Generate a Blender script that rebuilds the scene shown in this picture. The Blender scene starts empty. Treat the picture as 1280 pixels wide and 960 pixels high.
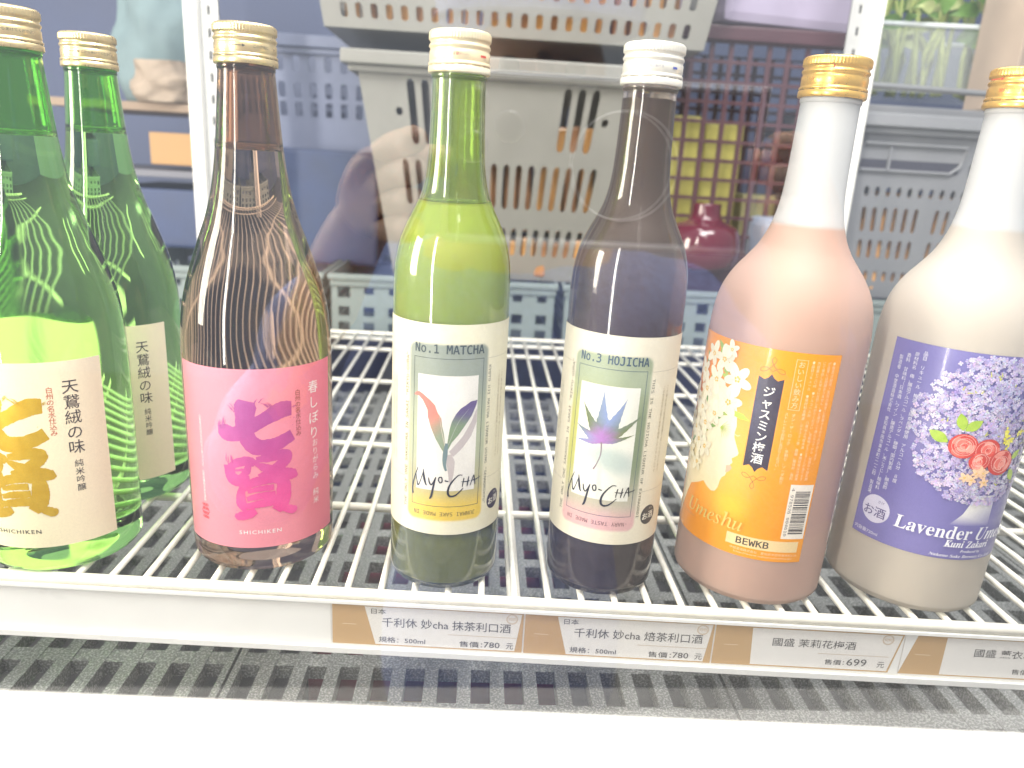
import bpy, bmesh, math, random, os
from math import sin, cos, pi, radians, sqrt, atan2
from mathutils import Vector, Matrix, noise
random.seed(7)
S = 0.001                                     # everything below is written in millimetres
sc = bpy.context.scene
COL = sc.collection

# ------------------------------------------------------------------ camera
F, P, ROLL, YAW = 940.0, radians(16.5), radians(-3.3), radians(3.0)
CAM = Vector((16.3, -426.5, 249.7))
fw = Vector((sin(YAW)*cos(P), cos(YAW)*cos(P), -sin(P)))
rt0 = Vector((cos(YAW), -sin(YAW), 0)); dn0 = fw.cross(rt0)
rt = cos(ROLL)*rt0 + sin(ROLL)*dn0
dn = -sin(ROLL)*rt0 + cos(ROLL)*dn0
cd = bpy.data.cameras.new('camera'); cam = bpy.data.objects.new('camera', cd); COL.objects.link(cam)
m = Matrix((rt, -dn, -fw)).transposed().to_4x4(); m.translation = CAM*S
cam.matrix_world = m
cd.sensor_width = 36; cd.lens = F/1280*36; cd.clip_start = .01; cd.clip_end = 50
cd.dof.use_dof = True; cd.dof.focus_distance = .44; cd.dof.aperture_fstop = 7
sc.camera = cam

# ------------------------------------------------------------------ light
w = bpy.data.worlds.new('World'); sc.world = w; w.use_nodes = True
nt = w.node_tree; bg = nt.nodes['Background']
tc = nt.nodes.new('ShaderNodeTexCoord'); sx = nt.nodes.new('ShaderNodeSeparateXYZ')
rmp = nt.nodes.new('ShaderNodeValToRGB'); mr = nt.nodes.new('ShaderNodeMapRange')
nt.links.new(tc.outputs['Generated'], sx.inputs[0]); nt.links.new(sx.outputs['Z'], mr.inputs[0])
mr.inputs[1].default_value = -1; mr.inputs[2].default_value = 1
nt.links.new(mr.outputs[0], rmp.inputs[0]); nt.links.new(rmp.outputs[0], bg.inputs[0])
rmp.color_ramp.elements[0].position = .25; rmp.color_ramp.elements[0].color = (.38, .42, .52, 1)
rmp.color_ramp.elements[1].position = .8; rmp.color_ramp.elements[1].color = (.88, .94, 1, 1)
bg.inputs[1].default_value = .74

def area(name, loc, target, sx_, sy_, power, col=(1, 1, 1)):
    l = bpy.data.lights.new(name, 'AREA'); l.shape = 'RECTANGLE'; l.size = sx_*S; l.size_y = sy_*S
    l.energy = power; l.color = col
    o = bpy.data.objects.new(name, l); COL.objects.link(o); o.location = Vector(loc)*S
    o.rotation_euler = (Vector(target)-Vector(loc)).to_track_quat('-Z', 'Y').to_euler()
    return o
area('strip_fill', (-1000, -1300, 500), (0, 100, 120), 110, 1500, 30, (1, .96, .86))  # unseen tall strip added for the streak highlights on the left bottles
area('left_fill', (-1700, -300, 500), (0, 100, 120), 500, 900, 36, (1, .92, .76))  # unseen broad lamp added at the left for soft side highlights
area('top_fill', (150, 60, 900), (100, 60, 0), 1300, 120, 6, (1, .98, .94))  # unseen overhead lamp added to light the shelf from above
area('front_fill', (200, -420, 1500), (60, -100, 0), 1300, 500, 38, (1, .98, .94))  # unseen softbox added overhead to light the case and the photographer
sc.view_settings.view_transform = 'Standard'; sc.view_settings.look = 'None'
sc.view_settings.exposure = 0.2; sc.view_settings.gamma = 1
sc.render.engine = 'CYCLES'
sc.cycles.use_denoising = True
sc.cycles.max_bounces = 20; sc.cycles.transmission_bounces = 16; sc.cycles.glossy_bounces = 6
sc.cycles.diffuse_bounces = 4; sc.cycles.transparent_max_bounces = 16
sc.cycles.sample_clamp_indirect = 6; sc.cycles.blur_glossy = .5
sc.cycles.caustics_reflective = False; sc.cycles.caustics_refractive = True

# ------------------------------------------------------------------ materials
def setin(b, **k):
    for n, v in k.items():
        n = n.replace('_', ' ')
        if n in b.inputs:
            i_ = b.inputs[n]; i_.default_value = (*v, 1) if i_.type == 'RGBA' else v
def mat(name, color=(.8, .8, .8), rough=.5, metal=0., noise_amt=0., nscale=60, bump=0., **k):
    M = bpy.data.materials.new(name); M.use_nodes = True; t = M.node_tree; b = t.nodes['Principled BSDF']
    setin(b, Base_Color=color, Roughness=rough, Metallic=metal, **k)
    if noise_amt or bump:
        tx = t.nodes.new('ShaderNodeTexCoord'); n = t.nodes.new('ShaderNodeTexNoise')
        n.inputs['Scale'].default_value = nscale; n.inputs['Detail'].default_value = 6
        t.links.new(tx.outputs['Object'], n.inputs[0])
        if noise_amt:
            r = t.nodes.new('ShaderNodeMapRange'); r.inputs[1].default_value = .25; r.inputs[2].default_value = .75
            r.inputs[3].default_value = 1-noise_amt; r.inputs[4].default_value = 1+noise_amt
            mx = t.nodes.new('ShaderNodeMixRGB'); mx.blend_type = 'MULTIPLY'; mx.inputs[0].default_value = 1
            mx.inputs[1].default_value = (*color, 1)
            t.links.new(n.outputs[0], r.inputs[0]); t.links.new(r.outputs[0], mx.inputs[2]); t.links.new(mx.outputs[0], b.inputs['Base Color'])
            rr = t.nodes.new('ShaderNodeMapRange'); rr.inputs[3].default_value = max(0, rough-.1); rr.inputs[4].default_value = rough+.1
            t.links.new(n.outputs[0], rr.inputs[0]); t.links.new(rr.outputs[0], b.inputs['Roughness'])
        if bump:
            bp = t.nodes.new('ShaderNodeBump'); bp.inputs['Strength'].default_value = bump; bp.inputs['Distance'].default_value = .0006
            t.links.new(n.outputs[0], bp.inputs['Height']); t.links.new(bp.outputs[0], b.inputs['Normal'])
    return M
def inkmat(name, rough=.5, metal=0., coat=0.0):
    """flat print: the colour of every face is stored with the mesh"""
    M = bpy.data.materials.new(name); M.use_nodes = True; t = M.node_tree; b = t.nodes['Principled BSDF']
    a = t.nodes.new('ShaderNodeVertexColor'); a.layer_name = 'Col'
    n = t.nodes.new('ShaderNodeTexNoise'); n.inputs['Scale'].default_value = 900; n.inputs['Detail'].default_value = 3
    tx = t.nodes.new('ShaderNodeTexCoord'); t.links.new(tx.outputs['Object'], n.inputs[0])
    r = t.nodes.new('ShaderNodeMapRange'); r.inputs[1].default_value = .3; r.inputs[2].default_value = .7
    r.inputs[3].default_value = .955; r.inputs[4].default_value = 1.03
    mx = t.nodes.new('ShaderNodeMixRGB'); mx.blend_type = 'MULTIPLY'; mx.inputs[0].default_value = 1
    t.links.new(n.outputs[0], r.inputs[0]); t.links.new(a.outputs[0], mx.inputs[1]); t.links.new(r.outputs[0], mx.inputs[2])
    t.links.new(mx.outputs[0], b.inputs['Base Color'])
    bp = t.nodes.new('ShaderNodeBump'); bp.inputs['Strength'].default_value = .12; bp.inputs['Distance'].default_value = .0002
    t.links.new(n.outputs[0], bp.inputs['Height']); t.links.new(bp.outputs[0], b.inputs['Normal'])
    setin(b, Roughness=rough, Metallic=metal, Coat_Weight=coat, Coat_Roughness=.1)
    return M
INK = inkmat('label_print', .5); INK_GLOSS = inkmat('glossy_label_print', .32, 0, .35)
INK_GOLD = inkmat('gold_foil_print', .35, .55)

def smooth_to(tree, b, zlev, low, high, soft, inp='Base Color'):
    """liquid line: colour of the bottle changes at the fill level (local z)"""
    tx = tree.nodes.new('ShaderNodeTexCoord'); s = tree.nodes.new('ShaderNodeSeparateXYZ')
    r = tree.nodes.new('ShaderNodeMapRange'); r.inputs[1].default_value = (zlev-soft)*S; r.inputs[2].default_value = (zlev+soft)*S
    mx = tree.nodes.new('ShaderNodeMixRGB'); mx.inputs[1].default_value = (*low, 1); mx.inputs[2].default_value = (*high, 1)
    tree.links.new(tx.outputs['Object'], s.inputs[0]); tree.links.new(s.outputs['Z'], r.inputs[0])
    tree.links.new(r.outputs[0], mx.inputs[0]); tree.links.new(mx.outputs[0], b.inputs[inp])
    return r

def glassmat(name, color, ior=1.45, rough=0.0, **k):
    return mat(name, color, rough, Transmission_Weight=1.0, IOR=ior, **k)

# ------------------------------------------------------------------ mesh helpers
def link(name, me, parent=None, loc=None):
    o = bpy.data.objects.new(name, me); COL.objects.link(o)
    if parent is not None: o.parent = parent
    if loc is not None: o.location = Vector(loc)*S
    return o
def tag(o, label=None, cat=None, group=None, kind=None):
    if label: o['label'] = label
    if cat: o['category'] = cat
    if group: o['group'] = group
    if kind: o['kind'] = kind
    return o
def empty(name, loc=(0, 0, 0), rot=(0, 0, 0), label=None, cat=None, group=None):
    o = bpy.data.objects.new(name, None); COL.objects.link(o); o.location = Vector(loc)*S; o.rotation_euler = rot
    o.empty_display_size = .02
    return tag(o, label, cat, group)

class MB:
    """collects faces (mm) with an optional colour per face corner"""
    def __init__(self): self.v = []; self.f = []; self.c = []; self.mi = []
    def add(self, vs, fs, cols=None, mi=0):
        o = len(self.v); self.v += [tuple(p) for p in vs]
        for f in fs:
            self.f.append([i+o for i in f]); self.mi.append(mi)
            if cols is None: self.c.append([(1, 1, 1)]*len(f))
            elif callable(cols): self.c.append([cols(vs[i]) for i in f])
            elif isinstance(cols[0], (int, float)): self.c.append([cols]*len(f))
            else: self.c.append([cols[i] for i in f])
    def box(self, a, b, col=None, mi=0, bev=0):
        x0, y0, z0 = a; x1, y1, z1 = b
        v = [(x0, y0, z0), (x1, y0, z0), (x1, y1, z0), (x0, y1, z0), (x0, y0, z1), (x1, y0, z1), (x1, y1, z1), (x0, y1, z1)]
        self.add(v, [(0, 3, 2, 1), (4, 5, 6, 7), (0, 1, 5, 4), (1, 2, 6, 5), (2, 3, 7, 6), (3, 0, 4, 7)], col, mi)
    def refine(self, lim):
        """split faces that are wide along the label so that they follow the curve of the bottle"""
        V, NF, NC, NM = self.v, [], [], []
        for f, c, mi in zip(self.f, self.c, self.mi):
            xs = [V[i][0] for i in f]
            if max(xs)-min(xs) <= lim: NF.append(f); NC.append(c); NM.append(mi); continue
            st = [((V[f[0]], c[0]), (V[f[k]], c[k]), (V[f[k+1]], c[k+1])) for k in range(1, len(f)-1)]
            while st:
                t = st.pop(); xs = [q[0][0] for q in t]
                if max(xs)-min(xs) <= lim:
                    o = len(V); V += [q[0] for q in t]; NF.append([o, o+1, o+2]); NC.append([q[1] for q in t]); NM.append(mi); continue
                k = max(range(3), key=lambda e: abs(t[e][0][0]-t[(e+1) % 3][0][0]))
                a, b, d = t[k], t[(k+1) % 3], t[(k+2) % 3]
                m_ = (tuple((a[0][i]+b[0][i])/2 for i in range(3)), tuple((a[1][i]+b[1][i])/2 for i in range(3)))
                st += [(a, m_, d), (m_, b, d)]
        self.f, self.c, self.mi = NF, NC, NM
    def build(self, name, mats, parent=None, loc=None, smooth=False, color=False, bevel=0, mp=None, weld=False):
        me = bpy.data.meshes.new(name)
        if mp is not None: self.refine(2.4)
        vs = self.v if mp is None else [mp(p) for p in self.v]
        me.from_pydata([(x*S, y*S, z*S) for x, y, z in vs], [], self.f)
        if not isinstance(mats, (list, tuple)): mats = [mats]
        for q in mats: me.materials.append(q)
        me.polygons.foreach_set('material_index', self.mi)
        if smooth: me.polygons.foreach_set('use_smooth', [True]*len(self.f))
        if color:
            a = me.color_attributes.new('Col', 'FLOAT_COLOR', 'CORNER')
            buf = []
            for cf in self.c:
                for q in cf: buf += [q[0], q[1], q[2], 1.0]
            a.data.foreach_set('color', buf)
        if weld or bevel:
            bm = bmesh.new(); bm.from_mesh(me)
            if weld: bmesh.ops.remove_doubles(bm, verts=bm.verts, dist=1e-6)
            if bevel: bmesh.ops.bevel(bm, geom=[e for e in bm.edges if len(e.link_faces) == 2 and e.calc_face_angle(0) > .5], offset=bevel*S, segments=2, profile=.6, affect='EDGES')
            bm.to_mesh(me); bm.free()
        me.update()
        return link(name, me, parent, loc)

def lathe(mb, prof, seg=96, col=None, mi=0, rmod=None):
    vs = []; n = len(prof)
    for i, (r, z) in enumerate(prof):
        for k in range(seg):
            a = 2*pi*k/seg; rr = r if rmod is None else rmod(r, z, k, i)
            vs.append((rr*sin(a), -rr*cos(a), z))
    fs = []
    for i in range(n-1):
        for k in range(seg):
            k2 = (k+1) % seg
            fs.append((i*seg+k, i*seg+k2, (i+1)*seg+k2, (i+1)*seg+k))
    fs.append(tuple(range(seg))[::-1]); fs.append(tuple((n-1)*seg+k for k in range(seg)))
    mb.add(vs, fs, col, mi)
def spline(pts, n=6):
    """Catmull-Rom through (r,z) points"""
    out = []
    P_ = [pts[0]]+list(pts)+[pts[-1]]
    for i in range(1, len(P_)-2):
        p0, p1, p2, p3 = [Vector(q) for q in P_[i-1:i+3]]
        for k in range(n):
            t = k/n
            q = .5*((2*p1)+(-p0+p2)*t+(2*p0-5*p1+4*p2-p3)*t*t+(-p0+3*p1-3*p2+p3)*t**3)
            out.append(tuple(q))
    out.append(tuple(pts[-1]))
    return out
def tube(mb, pts, r, seg=10, cap=True, col=None, mi=0):
    pts = [Vector(p) for p in pts]; n = len(pts); vs = []
    up = Vector((0, 0, 1))
    for i, p in enumerate(pts):
        d = (pts[min(i+1, n-1)]-pts[max(i-1, 0)]).normalized()
        a = d.cross(up)
        if a.length < .1: a = d.cross(Vector((1, 0, 0)))
        a.normalize(); b = a.cross(d)
        rr = r[i] if isinstance(r, (list, tuple)) else r
        for k in range(seg):
            t = 2*pi*k/seg; vs.append(tuple(p+a*rr*cos(t)+b*rr*sin(t)))
    fs = [(i*seg+k, (i+1)*seg+k, (i+1)*seg+(k+1) % seg, i*seg+(k+1) % seg) for i in range(n-1) for k in range(seg)]
    if cap: fs += [tuple(range(seg)), tuple((n-1)*seg+k for k in range(seg))[::-1]]
    mb.add(vs, fs, col, mi)

# text as mesh polygons in the (x, z) plane
FD = None
try: FD = os.path.join(bpy.utils.system_resource('DATAFILES'), 'fonts')
except Exception: pass
def getfont(n):
    try: return bpy.data.fonts.load(os.path.join(FD, n))
    except Exception: return None
MONO = getfont('DejaVuSansMono.woff2'); INTER = getfont('Inter.woff2')
_tc = {}
def text_geo(body, size, font=None, align='CENTER', bold=0., spacing=1., line=1., shear=0., vertical=False, res=2):
    key = (body, font.name if font else '', align, bold, spacing, line, shear, vertical, res)
    if key not in _tc:
        c = bpy.data.curves.new('text', 'FONT'); c.body = '\n'.join(body) if vertical else body
        if font: c.font = font
        c.size = 1; c.align_x = align; c.offset = bold; c.space_character = spacing; c.space_line = line; c.shear = shear
        c.resolution_u = res; c.fill_mode = 'FRONT'
        o = bpy.data.objects.new('text', c); COL.objects.link(o)
        me = bpy.data.meshes.new_from_object(o.evaluated_get(bpy.context.evaluated_depsgraph_get()))
        vs = [(v.co.x, v.co.y) for v in me.vertices]; fs = [tuple(p.vertices) for p in me.polygons]
        bpy.data.objects.remove(o); bpy.data.curves.remove(c); bpy.data.meshes.remove(me)
        xs = [v[0] for v in vs] or [0]; ys = [v[1] for v in vs] or [0]
        _tc[key] = (vs, fs, (min(xs), max(xs), min(ys), max(ys)))
    return _tc[key]
def put_text(mb, body, x, z, h=None, w=None, rot=0, col=(.02, .02, .02), lay=.12, fit=None, mi=0, **k):
    """text fitted to height h and/or width w (mm), box centre at x,z; rot in degrees"""
    vs, fs, (a, b, c, d) = text_geo(body, 1, **k)
    W, H = max(b-a, 1e-6), max(d-c, 1e-6)
    sxx = (w/W) if w else None; szz = (h/H) if h else None
    if sxx is None: sxx = szz
    if szz is None: szz = sxx
    if fit == 'in': sxx = szz = min(sxx, szz)
    cr, sr = cos(radians(rot)), sin(radians(rot)); out = []
    for px, py in vs:
        u = (px-(a+b)/2)*sxx; v = (py-(c+d)/2)*szz
        out.append((x+u*cr-v*sr, lay, z+u*sr+v*cr))
    mb.add(out, fs, col, mi)
def poly(mb, pts, col, lay=.06, mi=0):
    """polygon fan-safe: triangulated by tessellation"""
    from mathutils.geometry import tessellate_polygon
    t = tessellate_polygon([[Vector((p[0], p[1], 0)) for p in pts]])
    vs = [(p[0], lay, p[1]) for p in pts]
    fs = []
    for a, b, c in t:
        A, B_, C_ = pts[a], pts[b], pts[c]
        cr = (B_[0]-A[0])*(C_[1]-A[1])-(B_[1]-A[1])*(C_[0]-A[0])
        fs.append((a, b, c) if cr > 0 else (c, b, a))
    mb.add(vs, fs, col, mi)
def rect(mb, x0, x1, z0, z1, col, lay=.06, mi=0, step=3., stepz=None):
    nx = max(1, int(abs(x1-x0)/step)); nz = max(1, int(abs(z1-z0)/(stepz or max(step, abs(z1-z0)))))
    vs = [(x0+(x1-x0)*i/nx, lay, z0+(z1-z0)*j/nz) for j in range(nz+1) for i in range(nx+1)]
    fs = [(j*(nx+1)+i, j*(nx+1)+i+1, (j+1)*(nx+1)+i+1, (j+1)*(nx+1)+i) for j in range(nz) for i in range(nx)]
    mb.add(vs, fs, col, mi)
def stroke(mb, pts, wd, col, lay=.1, n=5, jag=0., seed=0, mi=0):
    """brush stroke through pts (x,z); wd list of widths"""
    q = spline([(p[0], p[1]) for p in pts], n); ww = spline([(w_, 0) for w_ in wd], n)
    rnd = random.Random(seed); L = []; R = []
    for i, p in enumerate(q):
        a = Vector(q[max(i-1, 0)]); b = Vector(q[min(i+1, len(q)-1)]); d = (b-a)
        if d.length < 1e-6: d = Vector((1, 0))
        d.normalize(); nn = Vector((-d.y, d.x)); w_ = max(.02, ww[i][0])/2
        L.append(Vector(p)+nn*(w_+rnd.uniform(-jag, jag))); R.append(Vector(p)-nn*(w_+rnd.uniform(-jag, jag)))
    vs = [(v.x, lay, v.y) for v in L]+[(v.x, lay, v.y) for v in R]; k = len(L)
    fs = [(i+k, i+k+1, i+1, i) for i in range(k-1)]
    mb.add(vs, fs, col, mi)
def disc(mb, x, z, rx, rz, col, lay=.06, n=20, rot=0, mi=0):
    c, s = cos(rot), sin(rot)
    pts = [(rx*cos(2*pi*i/n), rz*sin(2*pi*i/n)) for i in range(n)]
    mb.add([(x+a*c-b*s, lay, z+a*s+b*c) for a, b in pts], [tuple(range(n))], col, mi)
def ring(mb, x, z, r, t, col, lay=.08, n=32, mi=0):
    vs = [(x+rr*cos(2*pi*i/n), lay, z+rr*sin(2*pi*i/n)) for rr in (r, r-t) for i in range(n)]
    mb.add(vs, [(i, (i+1) % n, n+(i+1) % n, n+i) for i in range(n)], col, mi)
def wrap(r, phi0=0.):
    """label plane (x along the label, layer, z) to the bottle's cylinder"""
    def f(p):
        a = p[0]/r+phi0; q = r+.12+p[1]
        return (q*sin(a), -q*cos(a), p[2])
    return f
def paper(mb, x0, x1, z0, z1, nx, nz, fn, lay=0.):
    vs = [(x0+(x1-x0)*i/nx, lay, z0+(z1-z0)*j/nz) for j in range(nz+1) for i in range(nx+1)]
    cols = [fn(v[0], v[2]) for v in vs]
    fs = [(j*(nx+1)+i, j*(nx+1)+i+1, (j+1)*(nx+1)+i+1, (j+1)*(nx+1)+i) for j in range(nz) for i in range(nx)]
    mb.add(vs, fs, cols)
def mixc(a, b, t):
    t = max(0., min(1., t)); return tuple(a[i]*(1-t)+b[i]*t for i in range(3))
def sst(a, b, x):
    t = max(0., min(1., (x-a)/(b-a))); return t*t*(3-2*t)


# ------------------------------------------------------------------ bottle materials
GOLD = mat('champagne_gold_aluminium', (.86, .66, .34), .3, .85, .05, 300)
GOLD2 = mat('orange_gold_aluminium', (.93, .56, .14), .3, .8, .05, 300)
CREAM = mat('pale_cream_lacquered_aluminium', (.88, .75, .48), .33, .35, .04, 300)
CREAM2 = mat('silvery_cream_aluminium', (.86, .81, .70), .33, .4, .04, 300)
GREEN_GLASS = glassmat('clear_green_glass', (.43, .85, .25), 1.42, .035)
SMOKE_GLASS = glassmat('clear_smoke_amber_glass', (.58, .40, .30), 1.42, .035)
def tinted(name, zfill, low, high, rough, trans, coat=.6, soft=.8, ior=1.38):
    M = mat(name, low, rough, Transmission_Weight=trans, IOR=ior, Coat_Weight=coat, Coat_Roughness=.03)
    b = M.node_tree.nodes['Principled BSDF']; smooth_to(M.node_tree, b, zfill, low, high, soft); return M
MATCHA_GLASS = mat('translucent_green_glass', (.72, .88, .40), .1, Transmission_Weight=.96, IOR=1.42, Coat_Weight=.7, Coat_Roughness=.01)
HOJI_GLASS = mat('translucent_brown_glass', (.76, .66, .60), .1, Transmission_Weight=.96, IOR=1.42, Coat_Weight=.25, Coat_Roughness=.01)
def frostmat(name, liq, zf):
    M = mat(name, liq, .46, Transmission_Weight=.58, IOR=1.33, Specular_IOR_Level=.28)
    smooth_to(M.node_tree, M.node_tree.nodes['Principled BSDF'], zf, liq, (.98, .98, .97), 1.2); return M
FROST5 = frostmat('frosted_glass_pink_fill', (.82, .61, .52), 222)
FROST6 = frostmat('frosted_glass_milky_fill', (.85, .79, .71), 226)
MATCHA = mat('matcha_liqueur', (.62, .66, .14), .5, Subsurface_Weight=.3, Subsurface_Radius=(.01, .015, .004), Subsurface_Scale=.6)
HOJI = mat('hojicha_liqueur', (.075, .052, .05), .4)
MATCHA_SHADE = mat('shaded_matcha', (.24, .20, .06), .6, 0, .3, 25); HOJI_SHADE = mat('shaded_hojicha', (.035, .022, .03), .5)
PLUM = mat('cloudy_plum_liqueur', (.86, .58, .44), .5, Transmission_Weight=.25, IOR=1.2)
LAVD = mat('cloudy_lavender_liqueur', (.84, .75, .62), .5, Transmission_Weight=.25, IOR=1.2)
WATER = glassmat('clear_sake', (1, 1, 1), .93)

P720 = [(17.5, 1.2), (34, .2), (39.5, 1.2), (42, 4), (42.8, 9), (43.3, 34), (43.6, 72), (43.6, 118), (43.0, 140), (41.6, 155), (39, 168), (35.2, 181), (30.2, 196), (25.6, 209), (21.6, 225), (18.6, 245), (16.3, 272), (14.8, 291)]
P500 = [(14, 1.2), (25, .2), (29.6, 1.2), (32, 4), (32.8, 9), (33.1, 38), (33.1, 160), (32.8, 184), (31.9, 194), (29.6, 204), (26.2, 212.5), (22, 221), (18.6, 229), (16.4, 239), (15.2, 252), (14.4, 275), (14.1, 291)]
P_FR = [(20, 1.2), (36, .2), (42, 1.6), (44.5, 5), (45.2, 11), (45.3, 70), (45.2, 150), (44.8, 166), (43.4, 177), (40.6, 186), (36, 194.5), (30.4, 202), (24.8, 210), (20.4, 220), (17.6, 232), (16.4, 245), (15.8, 268), (15.4, 290)]

def bottle_body(root, prof, mats, base_name='glass_body', thick=1.6, fill=None, liquid=None, air=True, base_shade=None):
    pf = [(max(.01, 6), 3.2), (12, 2.2)]+spline(prof, 5)
    mb = MB(); lathe(mb, pf, 112); g = mb.build(base_name, mats, root, smooth=True)
    ins = [(r-thick, z) for r, z in spline(prof[1:], 5) if z > 6]
    if fill:
        def at(z):
            for i in range(len(ins)-1):
                if ins[i][1] <= z <= ins[i+1][1]:
                    t = (z-ins[i][1])/max(1e-6, ins[i+1][1]-ins[i][1]); return ins[i][0]*(1-t)+ins[i+1][0]*t
            return ins[-1][0]
        if liquid:
            lo = [(ins[0][0]*.5, 4.6), (ins[0][0]-2.5, 5)]+[p for p in ins if p[1] < fill]+[(at(fill), fill)]
            mb = MB(); lathe(mb, lo, 96); lq = mb.build('liquid', liquid, root, smooth=True)
            if base_shade:
                sd = [(ins[0][0]*.5, 4.3), (ins[0][0]-2.3, 4.6)]+[(p[0]+.4, p[1]) for p in ins if p[1] < 52]  # shade low in the bottle put into the colour of a darker sleeve
                mb = MB(); lathe(mb, sd, 96); mb.build('shaded_base', base_shade, lq, smooth=True)
        if air:
            hi = [(at(fill+.4)-.05, fill+.4)]+[p for p in ins if p[1] > fill+1]
            hi = [(p[0], min(p[1], 289.5)) for p in hi]
            mb = MB(); lathe(mb, hi, 96)
            mb.f = [f[::-1] for f in mb.f]
            mb.build('inner_neck_wall', mats, root, smooth=True)
    # punt ring / thread collar under the cap
    mb = MB(); r0 = prof[-1][0]
    lathe(mb, [(r0-.2, 286.6), (r0+.55, 287.0), (r0+.75, 288.2), (r0+.55, 289.4), (r0-.2, 289.8)], 64)
    mb.build('neck_ring', mats, root, smooth=True)
    return g

def cap(root, r, m, z0=289.6, z1=310.2, prints=(), phi=0.):
    H = z1-z0
    T = [(.80, 0), (1.03, 0), (1.045, .02), (1.05, .06), (1.045, .15), (1.02, .165), (1.02, .18), (1.045, .195), (1.04, .235), (1.0, .265), (1.0, .29),
         (1.01, .31), (1.012, .50), (.995, .52), (.985, .55), (1.0, .58), (1.03, .61), (1.03, .645), (1.0, .675), (.985, .70), (.985, .735), (1.0, .755),
         (1.035, .77), (1.04, .80), (1.04, .925), (1.01, .965), (.97, .99), (.9, 1.0), (.4, 1.0)]
    mb = MB(); seg = 192
    lathe(mb, [(q[0]*r, z0+q[1]*H) for q in T], seg, rmod=lambda rr, z, k, i: rr-(.42 if (.765 < (z-z0)/H < .95 and (k % 3) == 0) else 0))
    c = mb.build('cap', m, root, smooth=True)
    me = c.data
    # perforation of the tamper band: short dark slits
    mb = MB()
    for k in range(14):
        a0 = phi+k*2*pi/14
        n = 5; rr = r*1.021
        vs = []
        for j in range(n+1):
            a = a0+j*(2*pi/14*.72)/n
            for z in (z0+.166*H, z0+.180*H): vs.append(((rr+.03)*sin(a), -(rr+.03)*cos(a), z))
        mb.add(vs, [(2*j, 2*j+2, 2*j+3, 2*j+1) for j in range(n)], (.12, .08, .03))
    mb.build('tamper_slits', INK, c, color=True)
    mb = MB()
    for kind, ang, zf, col, *rest in prints:
        x = radians(ang)*r; z = z0+zf*H
        lay0 = {True: .02}.get(True)
        if kind == 'arrow':
            L = rest[0]; mb2 = [(x-L/2, z-.16), (x+L/2-1.5, z-.16), (x+L/2-1.5, z-.75), (x+L/2, z), (x+L/2-1.5, z+.75), (x+L/2-1.5, z+.16), (x-L/2, z+.16)]
            poly(mb, mb2, col, .1)
        elif kind == 'bar':
            rect(mb, x-rest[0]/2, x+rest[0]/2, z-.55, z+.55, col, .1, step=1)
        else:
            put_text(mb, kind, x, z, h=rest[0], col=col, lay=.1)
    if mb.v:
        mb.build('cap_print', INK, c, color=True, mp=wrap(r*1.015, phi))
    return c

DARK = (.035, .03, .03); RED = (.45, .03, .02)

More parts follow.
